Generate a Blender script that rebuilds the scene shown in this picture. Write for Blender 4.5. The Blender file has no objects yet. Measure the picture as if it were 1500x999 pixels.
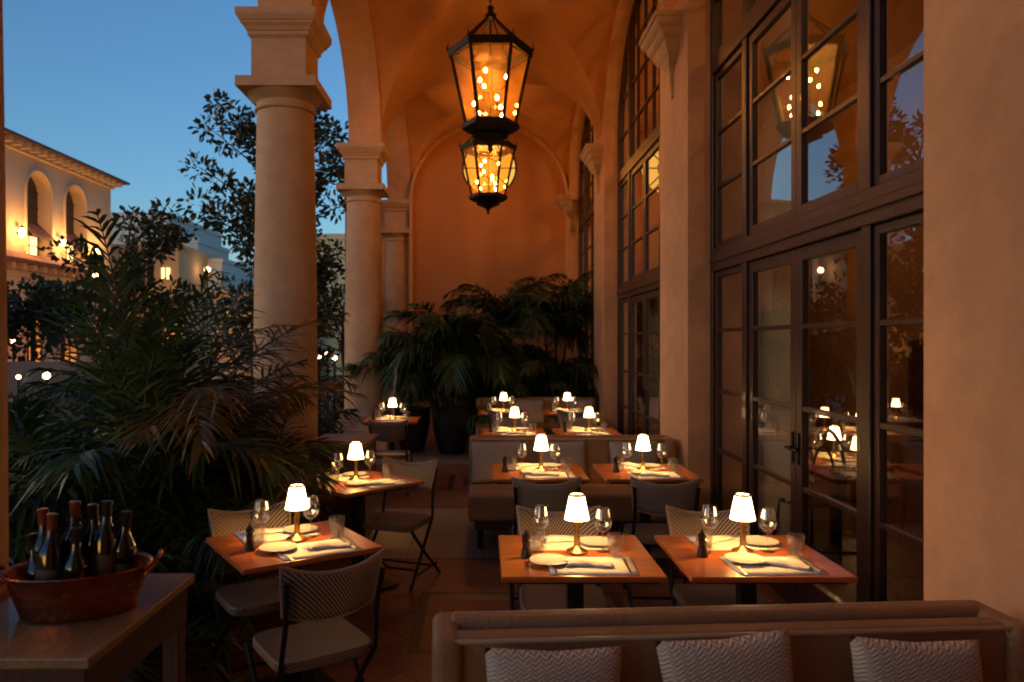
import bpy, bmesh, math, random
from mathutils import Vector, Matrix
R = math.radians
random.seed(7)
sc = bpy.context.scene
COL = sc.collection
B = 4.6; EYE = 1.74; F = 1100.0; VX, VY = 708.0, 500.0
def at(px, py, d):
    return Vector(((px-VX)*d/F, d, EYE+(VY-py)*d/F))

# ------------------------------------------------------------------ mesh building
class MB:
    def __init__(s): s.v=[]; s.f=[]
    def add(s, vs, fs):
        n=len(s.v); s.v += [tuple(v) for v in vs]; s.f += [tuple(i+n for i in f) for f in fs]; return s
    def box(s, c, d, rz=0.0, m=None):
        x,y,z=d[0]/2,d[1]/2,d[2]/2
        vs=[Vector((a*x,b*y,e*z)) for e in(-1,1) for b in(-1,1) for a in(-1,1)]
        if rz: 
            r=Matrix.Rotation(rz,3,'Z'); vs=[r@v for v in vs]
        vs=[v+Vector(c) for v in vs]
        if m is not None: vs=[m@v for v in vs]
        return s.add(vs,[(0,2,3,1),(4,5,7,6),(0,1,5,4),(1,3,7,5),(3,2,6,7),(2,0,4,6)])
    def bx(s,x0,x1,y0,y1,z0,z1):
        return s.box(((x0+x1)/2,(y0+y1)/2,(z0+z1)/2),(x1-x0,y1-y0,z1-z0))
    def loft(s, rings, closed=True, caps=True):
        n=len(rings[0]); vs=[p for r in rings for p in r]; fs=[]
        for i in range(len(rings)-1):
            for j in range(n if closed else n-1):
                k=(j+1)%n
                fs.append((i*n+j,i*n+k,(i+1)*n+k,(i+1)*n+j))
        if caps:
            fs.append(tuple(range(n))[::-1]); fs.append(tuple(range((len(rings)-1)*n,len(rings)*n)))
        return s.add(vs,fs)
    def lathe(s, prof, c=(0,0,0), seg=24, sx=1, sy=1, rz=0.0, caps=True, ph=0.0):
        rings=[]
        for r,z in prof:
            ring=[]
            for i in range(seg):
                a=2*math.pi*i/seg+ph
                x,y=r*math.cos(a)*sx,r*math.sin(a)*sy
                if rz: x,y=x*math.cos(rz)-y*math.sin(rz),x*math.sin(rz)+y*math.cos(rz)
                ring.append((c[0]+x,c[1]+y,c[2]+z))
            rings.append(ring)
        return s.loft(rings,caps=caps)
    def tube(s, pts, rad, seg=8, closed=False, caps=True):
        pts=[Vector(p) for p in pts]; n=len(pts)
        if not isinstance(rad,(list,tuple)): rad=[rad]*n
        rings=[]; u=None
        for i,p in enumerate(pts):
            if closed: t=pts[(i+1)%n]-pts[i-1]
            else: t=pts[min(i+1,n-1)]-pts[max(i-1,0)]
            if t.length<1e-9: t=Vector((0,0,1))
            t.normalize()
            if u is None:
                u=t.orthogonal().normalized()
            u=(u-t*u.dot(t))
            if u.length<1e-6: u=t.orthogonal()
            u.normalize(); w=t.cross(u)
            rings.append([p+(u*math.cos(2*math.pi*j/seg)+w*math.sin(2*math.pi*j/seg))*rad[i] for j in range(seg)])
        if closed: rings.append(rings[0]); caps=False
        return s.loft(rings,caps=caps)
    def build(s, name, mat, parent=None, smooth=False, bevel=0, seg=2, loc=None, sub=0, angle=35):
        me=bpy.data.meshes.new(name); me.from_pydata(s.v,[],s.f)
        bm=bmesh.new(); bm.from_mesh(me); bmesh.ops.recalc_face_normals(bm,faces=bm.faces); bm.to_mesh(me); bm.free()
        if mat: me.materials.append(mat)
        if smooth:
            me.shade_smooth(); me.set_sharp_from_angle(angle=R(angle))
        o=bpy.data.objects.new(name,me); COL.objects.link(o)
        if parent is not None: o.parent=parent
        if loc is not None: o.location=loc
        if bevel:
            b=o.modifiers.new('b','BEVEL'); b.width=bevel; b.segments=seg; b.limit_method='ANGLE'; b.harden_normals=False
        if sub:
            b=o.modifiers.new('s','SUBSURF'); b.levels=sub; b.render_levels=sub
        return o
def tag(o,label=None,cat=None,group=None,kind=None):
    if label: o['label']=label
    if cat: o['category']=cat
    if group: o['group']=group
    if kind: o['kind']=kind
    return o
def thing(name,label,cat,loc=(0,0,0),rz=0.0,group=None):
    o=bpy.data.objects.new(name,None); COL.objects.link(o); o.empty_display_size=.1
    o.location=loc; o.rotation_euler=(0,0,rz)
    return tag(o,label,cat,group)
def kids(o): return [c for c in bpy.data.objects if c.parent==o]
def dup(o,loc=None,rz=None,label=None,group=None,parent=None,tree=None):
    if tree is None:
        tree={}
        for c in bpy.data.objects:
            if c.parent: tree.setdefault(c.parent,[]).append(c)
    c=o.copy(); COL.objects.link(c)
    if parent is not None: c.parent=parent
    if loc is not None: c.location=loc
    if rz is not None: c.rotation_euler=(c.rotation_euler[0],c.rotation_euler[1],rz)
    if label: c['label']=label
    if group: c['group']=group
    for ch in tree.get(o,[]): dup(ch,parent=c,tree=tree)
    return c

# ------------------------------------------------------------------ materials
def mat(name, col=(.5,.5,.5), rough=.6, metal=0, noise=None, bump=0, bscale=40, emit=None, estr=0, spec=.5, coat=0, trans=0, sheen=0):
    m=bpy.data.materials.new(name); m.use_nodes=True; nt=m.node_tree; N=nt.nodes; L=nt.links
    p=N['Principled BSDF']; p.inputs['Base Color'].default_value=(*col,1); p.inputs['Roughness'].default_value=rough
    p.inputs['Metallic'].default_value=metal; p.inputs['Specular IOR Level'].default_value=spec
    p.inputs['Coat Weight'].default_value=coat; p.inputs['Transmission Weight'].default_value=trans
    p.inputs['Sheen Weight'].default_value=sheen
    if emit: p.inputs['Emission Color'].default_value=(*emit,1); p.inputs['Emission Strength'].default_value=estr
    if noise or bump:
        tc=N.new('ShaderNodeTexCoord')
    if noise:      # (scale, colour2, contrast)
        n=N.new('ShaderNodeTexNoise'); n.inputs['Scale'].default_value=noise[0]; n.inputs['Detail'].default_value=6; n.inputs['Roughness'].default_value=.6
        L.new(tc.outputs['Object'],n.inputs['Vector'])
        r=N.new('ShaderNodeValToRGB'); r.color_ramp.elements[0].position=.5-noise[2]; r.color_ramp.elements[1].position=.5+noise[2]
        r.color_ramp.elements[0].color=(*noise[1],1); r.color_ramp.elements[1].color=(*col,1)
        L.new(n.outputs['Fac'],r.inputs['Fac']); L.new(r.outputs['Color'],p.inputs['Base Color'])
    if bump:
        n2=N.new('ShaderNodeTexNoise'); n2.inputs['Scale'].default_value=bscale; n2.inputs['Detail'].default_value=5
        L.new(tc.outputs['Object'],n2.inputs['Vector'])
        b=N.new('ShaderNodeBump'); b.inputs['Strength'].default_value=bump; b.inputs['Distance'].default_value=.02
        L.new(n2.outputs['Fac'],b.inputs['Height']); L.new(b.outputs['Normal'],p.inputs['Normal'])
    return m
def glassmat(name, tint=(1,1,1), ior=1.5, rough=0.0, boost=1.0, base=.075):
    m=bpy.data.materials.new(name); m.use_nodes=True; nt=m.node_tree; N=nt.nodes; L=nt.links
    N.remove(N['Principled BSDF']); out=N['Material Output']
    t=N.new('ShaderNodeBsdfTransparent'); t.inputs['Color'].default_value=(*tint,1)
    g=N.new('ShaderNodeBsdfGlossy'); g.inputs['Roughness'].default_value=rough; g.inputs['Color'].default_value=(1,1,1,1)
    lw=N.new('ShaderNodeLayerWeight'); lw.inputs['Blend'].default_value=.5
    pw=N.new('ShaderNodeMath'); pw.operation='POWER'; pw.inputs[1].default_value=5; L.new(lw.outputs['Facing'],pw.inputs[0])
    fr=N.new('ShaderNodeMath'); fr.operation='MULTIPLY_ADD'; fr.inputs[1].default_value=.92; fr.inputs[2].default_value=base; L.new(pw.outputs[0],fr.inputs[0])
    mm=N.new('ShaderNodeMath'); mm.operation='MULTIPLY'; mm.inputs[1].default_value=boost; mm.use_clamp=True
    mx=N.new('ShaderNodeMixShader'); L.new(fr.outputs[0],mm.inputs[0]); L.new(mm.outputs[0],mx.inputs[0]); L.new(t.outputs[0],mx.inputs[1]); L.new(g.outputs[0],mx.inputs[2])
    L.new(mx.outputs[0],out.inputs[0]); return m
def emat(name,col,s):
    m=bpy.data.materials.new(name); m.use_nodes=True; nt=m.node_tree
    nt.nodes.remove(nt.nodes['Principled BSDF']); e=nt.nodes.new('ShaderNodeEmission'); e.inputs[0].default_value=(*col,1); e.inputs[1].default_value=s
    nt.links.new(e.outputs[0],nt.nodes['Material Output'].inputs[0]); return m
def woodmat(name,c1,c2,rough=.35,scale=(2,30,30),coat=0.2):
    m=mat(name,c1,rough,coat=coat); nt=m.node_tree; N=nt.nodes; L=nt.links
    tc=N.new('ShaderNodeTexCoord'); mp=N.new('ShaderNodeMapping'); mp.inputs['Scale'].default_value=scale
    n=N.new('ShaderNodeTexNoise'); n.inputs['Scale'].default_value=1.5; n.inputs['Detail'].default_value=8; n.inputs['Distortion'].default_value=.6
    r=N.new('ShaderNodeValToRGB'); r.color_ramp.elements[0].position=.35; r.color_ramp.elements[1].position=.68
    r.color_ramp.elements[0].color=(*c2,1); r.color_ramp.elements[1].color=(*c1,1)
    L.new(tc.outputs['Object'],mp.inputs[0]); L.new(mp.outputs[0],n.inputs['Vector']); L.new(n.outputs['Fac'],r.inputs[0]); L.new(r.outputs[0],N['Principled BSDF'].inputs['Base Color'])
    b=N.new('ShaderNodeBump'); b.inputs['Strength'].default_value=.08; L.new(n.outputs['Fac'],b.inputs['Height']); L.new(b.outputs[0],N['Principled BSDF'].inputs['Normal'])
    return m
def weavemat(name,c1,c2,n=62.0):
    """diagonal two-tone woven cord, in the object's own metres"""
    m=mat(name,c1,.6); nt=m.node_tree; N=nt.nodes; L=nt.links
    tc=N.new('ShaderNodeTexCoord'); sp=N.new('ShaderNodeSeparateXYZ'); L.new(tc.outputs['Object'],sp.inputs[0])
    def M(op,a,b=None):
        k=N.new('ShaderNodeMath'); k.operation=op
        for i,q in enumerate((a,b)):
            if q is None: continue
            if isinstance(q,(int,float)): k.inputs[i].default_value=q
            else: L.new(q,k.inputs[i])
        return k.outputs[0]
    yz=M('ADD',sp.outputs['Z'],sp.outputs['Y'])
    a=M('FRACT',M('MULTIPLY',M('ADD',sp.outputs['X'],yz),n)); c=M('FRACT',M('MULTIPLY',M('SUBTRACT',sp.outputs['X'],yz),n))
    st=M('MULTIPLY',M('GREATER_THAN',a,.5),M('ADD',.35,M('MULTIPLY',M('GREATER_THAN',c,.35),.65)))
    mx=N.new('ShaderNodeMix'); mx.data_type='RGBA'; mx.inputs[6].default_value=(*c2,1); mx.inputs[7].default_value=(*c1,1); L.new(st,mx.inputs[0])
    L.new(mx.outputs[2],N['Principled BSDF'].inputs['Base Color'])
    b=N.new('ShaderNodeBump'); b.inputs['Strength'].default_value=.5; b.inputs['Distance'].default_value=.003; L.new(st,b.inputs['Height']); L.new(b.outputs[0],N['Principled BSDF'].inputs['Normal'])
    return m

def patchy(m,lo=.88,hi=1.07):
    nt=m.node_tree; N=nt.nodes; L=nt.links; p=N['Principled BSDF']; src=p.inputs['Base Color'].links[0].from_socket
    tc=N.new('ShaderNodeTexCoord'); v=None
    for sc_,dt in ((.55,3),(6.5,8)):
        n=N.new('ShaderNodeTexNoise'); n.inputs['Scale'].default_value=sc_; n.inputs['Detail'].default_value=dt; n.inputs['Roughness'].default_value=.65; L.new(tc.outputs['Object'],n.inputs['Vector'])
        r=N.new('ShaderNodeMapRange'); r.inputs[1].default_value=.3; r.inputs[2].default_value=.7; r.inputs[3].default_value=lo; r.inputs[4].default_value=hi; L.new(n.outputs[0],r.inputs[0])
        s=N.new('ShaderNodeVectorMath'); s.operation='SCALE'; L.new(src,s.inputs[0]); L.new(r.outputs[0],s.inputs['Scale']); src=s.outputs[0]
    L.new(src,p.inputs['Base Color'])
PL=(.69,.375,.205)
M={}
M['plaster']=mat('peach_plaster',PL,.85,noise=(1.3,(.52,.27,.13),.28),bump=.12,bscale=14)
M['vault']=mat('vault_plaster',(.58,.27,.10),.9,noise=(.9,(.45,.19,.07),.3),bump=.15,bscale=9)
M['stone']=mat('cast_stone',(.58,.38,.23),.8,noise=(2.5,(.48,.30,.18),.25),bump=.15,bscale=30)
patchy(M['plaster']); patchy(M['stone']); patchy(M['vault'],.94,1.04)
M['iron']=mat('black_iron',(.012,.011,.010),.5,.6,bump=.2,bscale=60)
M['black']=mat('black_powder',(.012,.012,.013),.42,.3)
M['tabletop']=woodmat('table_wood',(.55,.17,.04),(.34,.085,.018),.30,(3,40,40),.35)
M['frame']=woodmat('mahogany',(.045,.013,.007),(.022,.007,.004),.42,(30,30,2),.05)
M['leather']=mat('tan_leather',(.40,.215,.095),.55,noise=(3.2,(.28,.145,.06),.22),bump=.35,bscale=70)
M['piping']=mat('leather_piping',(.50,.34,.20),.45)
M['brass']=mat('brass',(.78,.47,.13),.25,1,bump=.05,bscale=50)
M['glass']=glassmat('clear_glass',(.95,.95,.94),1.45,.02,1.3,.13)
M['tumbler']=glassmat('ribbed_glass',(.93,.93,.90),1.5,.12,1.4,.12)
M['window']=glassmat('window_glass',(.78,.78,.76),1.5,0.0,2.2)
M['lantglass']=glassmat('lantern_glass',(.97,.86,.62),1.45,.10,1.0)
_n=M['lantglass'].node_tree; _t=_n.nodes.new('ShaderNodeBsdfTranslucent'); _t.inputs[0].default_value=(.9,.50,.13,1); _m=_n.nodes.new('ShaderNodeMixShader')
_tc=_n.nodes.new('ShaderNodeTexCoord'); _no=_n.nodes.new('ShaderNodeTexNoise'); _no.inputs['Scale'].default_value=9; _mr=_n.nodes.new('ShaderNodeMapRange'); _mr.inputs[3].default_value=.02; _mr.inputs[4].default_value=.11
_n.links.new(_tc.outputs['Object'],_no.inputs[0]); _n.links.new(_no.outputs[0],_mr.inputs[0]); _n.links.new(_mr.outputs[0],_m.inputs[0])
_mix=[k for k in _n.nodes if k.type=='MIX_SHADER' and k!=_m][0]; _n.links.new(_mix.outputs[0],_m.inputs[1]); _n.links.new(_t.outputs[0],_m.inputs[2]); _n.links.new(_m.outputs[0],_n.nodes['Material Output'].inputs[0])
M['china']=mat('white_china',(.80,.78,.74),.18,coat=.4)
M['linen']=mat('white_linen',(.80,.78,.74),.9,bump=.3,bscale=300)
M['paper']=mat('paper_mat',(.78,.76,.72),.75)
M['blueedge']=mat('blue_border',(.20,.24,.42),.7)
M['steel']=mat('cutlery_steel',(.7,.68,.65),.18,1)
M['mill']=mat('dark_mill',(.025,.012,.008),.3,coat=.4)
M['shade']=emat('lit_lamp_shade',(1,.60,.25),15)
M['bulb']=emat('candle_bulb',(1,.37,.065),540)
M['copper']=mat('hammered_copper',(.66,.22,.09),.24,1,noise=(6,(.28,.07,.03),.2),bump=.32,bscale=26)
M['bottle']=mat('dark_bottle_glass',(.006,.012,.008),.06,coat=.6)
M['foil']=mat('orange_foil',(.24,.055,.02),.4,.3)
M['foil2']=mat('black_foil',(.03,.02,.018),.35,.3)
M['labelp']=mat('bottle_label',(.10,.07,.05),.7)
M['marble']=woodmat('pale_oak_top',(.31,.185,.085),(.20,.11,.05),.42,(30,2.5,30),.15)
M['redwood']=woodmat('dark_red_wood',(.075,.022,.015),(.04,.012,.008),.4,(30,30,2),.2)
M['pot']=mat('black_glazed_pot',(.016,.016,.017),.35,noise=(4,(.008,.008,.008),.3))
M['soil']=mat('soil',(.03,.02,.014),.95)
M['weave']=weavemat('woven_seat',(.27,.19,.145),(.06,.045,.035))
M['weavegrey']=weavemat('woven_back',(.46,.36,.28),(.06,.045,.04))
M['wicker_edge']=mat('weave_binding',(.30,.22,.17),.6)
M['pillow']=None
def leafmat(name,c1,c2,rough=.42,tr=.25,var=None):
    m=mat(name,c1,rough,spec=.6); nt=m.node_tree; N=nt.nodes; L=nt.links; p=N['Principled BSDF']
    tc=N.new('ShaderNodeTexCoord'); n=N.new('ShaderNodeTexNoise'); n.inputs['Scale'].default_value=4.5; n.inputs['Detail'].default_value=3
    r=N.new('ShaderNodeValToRGB'); r.color_ramp.elements[0].position=.36; r.color_ramp.elements[1].position=.64
    r.color_ramp.elements[0].color=(*c2,1); r.color_ramp.elements[1].color=(*c1,1)
    if var: e=r.color_ramp.elements.new(.74); e.color=(*var,1)
    L.new(tc.outputs['Object'],n.inputs['Vector']); L.new(n.outputs[0],r.inputs[0]); L.new(r.outputs[0],p.inputs['Base Color'])
    t=N.new('ShaderNodeBsdfTranslucent'); L.new(r.outputs[0],t.inputs['Color']); mx=N.new('ShaderNodeMixShader'); mx.inputs[0].default_value=tr
    L.new(p.outputs[0],mx.inputs[1]); L.new(t.outputs[0],mx.inputs[2]); L.new(mx.outputs[0],N['Material Output'].inputs[0]); return m
M['palm']=leafmat('palm_leaf',(.048,.095,.022),(.014,.036,.010),.48,tr=.2)
M['palm_warmlit']=leafmat('palm_leaf_warmlit',(.20,.105,.022),(.045,.060,.014),.45,var=(.34,.15,.03))  # leaf colour with the warm light on the fronds painted in
M['magnolia']=leafmat('magnolia_leaf',(.035,.060,.022),(.018,.034,.014),.3,var=(.15,.055,.03))
M['shrub']=leafmat('shrub_leaf',(.030,.050,.015),(.012,.024,.008),.6)
M['stem']=mat('palm_stem',(.07,.065,.03),.7)
M['bark']=mat('bark',(.055,.04,.03),.9,bump=.5,bscale=30)
M['villa']=mat('villa_stucco',(.62,.43,.29),.9,noise=(.6,(.54,.36,.23),.3),bump=.1,bscale=4)
M['villatrim']=mat('villa_trim',(.60,.42,.28),.85)
M['villared']=mat('clay_red',(.22,.07,.045),.8)
M['rooftile']=mat('roof_tile',(.13,.06,.045),.85,bump=.3,bscale=8)
M['darkwin']=mat('dark_window',(.012,.011,.012),.15,coat=.3)
M['litwin']=emat('lit_window',(1,.62,.20),3.6)
M['whiteb']=mat('pale_render',(.62,.64,.62),.85)
M['ochre']=mat('ochre_render',(.55,.38,.20),.85)
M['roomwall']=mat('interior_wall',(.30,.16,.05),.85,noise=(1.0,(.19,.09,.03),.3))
M['curtain']=mat('linen_curtain',(.80,.66,.42),.9,bump=.2,bscale=90)
M['street']=mat('street_ground',(.10,.085,.07),.85,noise=(.8,(.07,.06,.05),.3))
M['globe']=emat('globe_light',(1,.56,.18),22)
M['smallglobe']=emat('small_globe',(1,.55,.22),16)
M['sconce']=emat('sconce_light',(1,.62,.22),26)
M['redglow']=emat('red_awning_glow',(1,.10,.04),1.3)  # red awning; its lit look is put in as emission
M['oculus']=emat('oculus_glass',(1,.48,.08),1.15)

# pillow: knitted zig-zag
def pillowmat():
    m=mat('knit_pillow',(.46,.38,.32),.9); nt=m.node_tree; N=nt.nodes; L=nt.links
    tc=N.new('ShaderNodeTexCoord'); w=N.new('ShaderNodeTexWave'); w.bands_direction='Z'; w.inputs['Scale'].default_value=26; w.inputs['Distortion'].default_value=0
    sp=N.new('ShaderNodeSeparateXYZ'); L.new(tc.outputs['Object'],sp.inputs[0])
    s1=N.new('ShaderNodeMath'); s1.operation='MULTIPLY'; s1.inputs[1].default_value=190; L.new(sp.outputs['X'],s1.inputs[0])
    s2=N.new('ShaderNodeMath'); s2.operation='SINE'; L.new(s1.outputs[0],s2.inputs[0])
    s3=N.new('ShaderNodeMath'); s3.operation='MULTIPLY'; s3.inputs[1].default_value=.0045; L.new(s2.outputs[0],s3.inputs[0])
    s4=N.new('ShaderNodeMath'); s4.operation='ADD'; L.new(sp.outputs['Z'],s4.inputs[0]); L.new(s3.outputs[0],s4.inputs[1])
    cb=N.new('ShaderNodeCombineXYZ'); L.new(s4.outputs[0],cb.inputs['Z']); L.new(cb.outputs[0],w.inputs['Vector'])
    r=N.new('ShaderNodeValToRGB'); r.color_ramp.elements[0].color=(.52,.41,.30,1); r.color_ramp.elements[1].color=(.78,.66,.52,1); L.new(w.outputs['Fac'],r.inputs[0]); L.new(r.outputs[0],N['Principled BSDF'].inputs['Base Color'])
    b=N.new('ShaderNodeBump'); b.inputs['Strength'].default_value=.7; b.inputs['Distance'].default_value=.006; L.new(w.outputs['Fac'],b.inputs['Height']); L.new(b.outputs[0],N['Principled BSDF'].inputs['Normal'])
    return m
M['pillow']=pillowmat()
M['plainpillow']=mat('plain_pillow',(.36,.30,.25),.9,bump=.3,bscale=150)

# floor material: terracotta bays, tan stone bands, inlaid framed panels
def floormat():
    m=mat('terrace_tiles',(.2,.1,.05),.42,spec=.5); nt=m.node_tree; N=nt.nodes; L=nt.links; p=N['Principled BSDF']
    tc=N.new('ShaderNodeTexCoord'); sp=N.new('ShaderNodeSeparateXYZ'); L.new(tc.outputs['Object'],sp.inputs[0])
    X,Y=sp.outputs['X'],sp.outputs['Y']
    def Mt(op,a,b=None,c=None):
        k=N.new('ShaderNodeMath'); k.operation=op
        for i,q in enumerate((a,b,c)):
            if q is None: continue
            if isinstance(q,(int,float)): k.inputs[i].default_value=q
            else: L.new(q,k.inputs[i])
        return k.outputs[0]
    def mix(f,a,b):
        k=N.new('ShaderNodeMix'); k.data_type='RGBA'; L.new(f,k.inputs[0])
        for i,q in ((6,a),(7,b)):
            if isinstance(q,tuple): k.inputs[i].default_value=(*q,1)
            else: L.new(q,k.inputs[i])
        return k.outputs[2]
    def tile(scale,c1,c2,mort,w=.5,h=.5,rot=0):
        mp=N.new('ShaderNodeMapping'); mp.inputs['Rotation'].default_value=(0,0,rot); L.new(tc.outputs['Object'],mp.inputs[0])
        b=N.new('ShaderNodeTexBrick'); b.offset=0; b.inputs['Scale'].default_value=scale; b.inputs['Brick Width'].default_value=w; b.inputs['Row Height'].default_value=h
        b.inputs['Mortar Size'].default_value=.006*scale; b.inputs['Color1'].default_value=(*c1,1); b.inputs['Color2'].default_value=(*c2,1); b.inputs['Mortar'].default_value=(*mort,1)
        L.new(mp.outputs[0],b.inputs['Vector']); return b
    terra=tile(1.0,(.26,.105,.05),(.20,.085,.042),(.07,.04,.028),.31,.31,R(45))
    tan=tile(1.0,(.26,.20,.145),(.215,.165,.12),(.09,.07,.05),.62,.62)
    pan=tile(1.0,(.20,.045,.028),(.16,.035,.024),(.06,.025,.02),.2,.2)
    # period along Y: bay start at 5.98-B=1.38 ... band 5.98..7.88
    t=Mt('MODULO',Mt('ADD',Y,-5.98+B*6),B)       # 0 at near edge of a tan band
    band=Mt('LESS_THAN',t,1.90)
    line=Mt('MAXIMUM',Mt('LESS_THAN',Mt('ABSOLUTE',Mt('SUBTRACT',t,0.02)),.028),Mt('LESS_THAN',Mt('ABSOLUTE',Mt('SUBTRACT',t,1.90)),.028))
    # panel: y 4.2..5.2 -> centre t = 4.7-5.98+B = 3.32 ; x -.41..1.0 -> centre .09 half .5
    dy=Mt('ABSOLUTE',Mt('SUBTRACT',t,3.32)); dx=Mt('ABSOLUTE',Mt('SUBTRACT',X,.25))
    dd=Mt('MAXIMUM',dy,Mt('SUBTRACT',dx,.16))
    ring=Mt('MULTIPLY',Mt('LESS_THAN',dd,.52),Mt('GREATER_THAN',dd,.455))
    ring2=Mt('MULTIPLY',Mt('LESS_THAN',dd,.455),Mt('GREATER_THAN',dd,.35))
    inn=Mt('LESS_THAN',dd,.35)
    c=mix(band,terra.outputs[0],tan.outputs[0])
    c=mix(ring,c,(.05,.035,.025)); c=mix(ring2,c,(.24,.12,.065)); c=mix(inn,c,pan.outputs[0]); c=mix(line,c,(.05,.035,.028))
    n=N.new('ShaderNodeTexNoise'); n.inputs['Scale'].default_value=3.5; n.inputs['Detail'].default_value=7; L.new(tc.outputs['Object'],n.inputs['Vector'])
    mr=N.new('ShaderNodeMapRange'); mr.inputs[3].default_value=.62; mr.inputs[4].default_value=1.3; L.new(n.outputs[0],mr.inputs[0])
    mul=N.new('ShaderNodeVectorMath'); mul.operation='SCALE'; L.new(c,mul.inputs[0]); L.new(mr.outputs[0],mul.inputs['Scale'])
    L.new(mul.outputs[0],p.inputs['Base Color'])
    mr2=N.new('ShaderNodeMapRange'); mr2.inputs[3].default_value=.3; mr2.inputs[4].default_value=.62; L.new(n.outputs[0],mr2.inputs[0]); L.new(mr2.outputs[0],p.inputs['Roughness'])
    bp=N.new('ShaderNodeBump'); bp.inputs['Strength'].default_value=.25; bp.inputs['Distance'].default_value=.006; L.new(mul.outputs[0],bp.inputs['Height']); L.new(bp.outputs[0],p.inputs['Normal'])
    return m
M['floor']=floormat()

def plight(name,loc,power,col,rad=.03,parent=None):
    l=bpy.data.lights.new(name,'POINT'); l.energy=power; l.color=col; l.shadow_soft_size=rad
    o=bpy.data.objects.new(name,l); COL.objects.link(o); o.location=loc
    if parent: o.parent=parent
    return o

# ------------------------------------------------------------------ the setting: ground, floor, walls, vault
XP=.3935*B; XW=.4447*B              # right wall face, window plane
SPR=4.72; RISE=.36*B
tag(MB().bx(-200,200,-60,340,-.45,-.15).build('ground',M['street']),kind='structure')
tag(MB().bx(-2.35,2.40,-5,17.2,-.14,0).build('floor',M['floor']),kind='structure')

def arched_wall(mb,x0,x1,centres,half,rise,spr,ymin,ymax,top,zbase,ex=2.0,nseg=40):
    """wall in the YZ plane between x0 and x1, pierced by arches"""
    def quadbox(y0,y1,z0a,z0b,skipb=False):
        vs=[(x0,y0,z0a),(x0,y1,z0b),(x0,y1,top),(x0,y0,top),(x1,y0,z0a),(x1,y1,z0b),(x1,y1,top),(x1,y0,top)]
        mb.add(vs,[(0,1,2,3),(4,7,6,5),(0,4,5,1)])
    def side(y,z0,z1):
        mb.add([(x0,y,z0),(x1,y,z0),(x1,y,z1),(x0,y,z1)],[(0,1,2,3)])
    prev=ymin
    for c in sorted(centres):
        quadbox(prev,c-half,zbase,zbase); side(c-half,zbase,spr)
        pts=[(c-half*math.cos(math.pi*i/nseg),spr+rise*math.sin(math.pi*i/nseg)) for i in range(nseg+1)]
        for (a,za),(b,zb) in zip(pts,pts[1:]): quadbox(a,b,za,zb)
        side(c+half,zbase,spr); prev=c+half
    quadbox(prev,ymax,zbase,zbase); side(ymin,zbase,top); side(ymax,zbase,top)
    mb.add([(x0,ymin,top),(x1,ymin,top),(x1,ymax,top),(x0,ymax,top)],[(0,1,2,3)])
PHW=.387*B
bay_c=[(k+.058)*B for k in (0,1,2,3)]
w=MB(); arched_wall(w,XP,XW+.30,bay_c,PHW,RISE-.03,SPR,-5,17.2,7.6,0)
o=w.build('wall_right',M['plaster'],smooth=True,angle=20); tag(o,'peach plaster wall with tall arched window recesses','wall',kind='structure')
colY=[(k+.535)*B for k in (-1,0,1,2,3)]
fc=[(k+.035)*B for k in (0,1,2,3)]
w=MB(); arched_wall(w,-.4447*B,-.338*B,fc,.446*B,RISE-.02,SPR,-5,17.2,7.9,SPR)
o=w.build('wall_left',M['plaster'],smooth=True,angle=20); tag(o,'peach arcade wall carried on the columns','wall',kind='structure')
tag(MB().bx(-2.0,1.8,-1.75,-1.55,.01,7.5).build('sky_blocker_wall',M['plaster']),kind='structure')  # unseen wall added to cut sky fill from behind the camera
# roof slab, out of view, put on to block skylight
tag(MB().bx(-2.7,7.3,-5.2,17.5,7.9,8.2).build('roof',M['rooftile']),kind='structure')
# vault
VL,VR=-.342*B,.3955*B; vc=(VL+VR)/2; vr=(VR-VL)/2; vb=.445*B
vt=MB(); NS=28
for k in (-1,0,1,2,3):
    y0=(k+.046)*B+0*B
    # bay centre
    ycn=(k+.046)*B
    xs=[vc+vr*math.sin(math.pi/2*i/NS) for i in range(-NS,NS+1)]
    T=[math.cos(math.pi/2*i/NS) for i in range(-NS,NS+1)]
    ys=[ycn-.5*B]+[ycn+vb*math.sin(math.pi/2*i/NS) for i in range(-NS,NS+1)]+[ycn+.5*B]
    Lh=[0]+[math.cos(math.pi/2*i/NS) for i in range(-NS,NS+1)]+[0]
    if ycn-.5*B>16.2: continue
    vs=[]; fs=[]; nx=len(xs)
    for j,y in enumerate(ys):
        for i,x in enumerate(xs):
            vs.append((x,min(y,16.3),SPR+RISE*max(T[i],Lh[j])))
    for j in range(len(ys)-1):
        for i in range(nx-1):
            a,b,c,d=j*nx+i,j*nx+i+1,(j+1)*nx+i+1,(j+1)*nx+i
            ii=i-NS; jj=j-1-NS
            if (ii*jj>=0): fs+= [(a,b,c),(a,c,d)]
            else: fs+=[(a,b,d),(b,c,d)]
    vt.add(vs,fs)
o=vt.build('ceiling',M['vault'],smooth=True,angle=14); tag(o,'groin vaulted plaster ceiling','ceiling',kind='structure')
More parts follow.
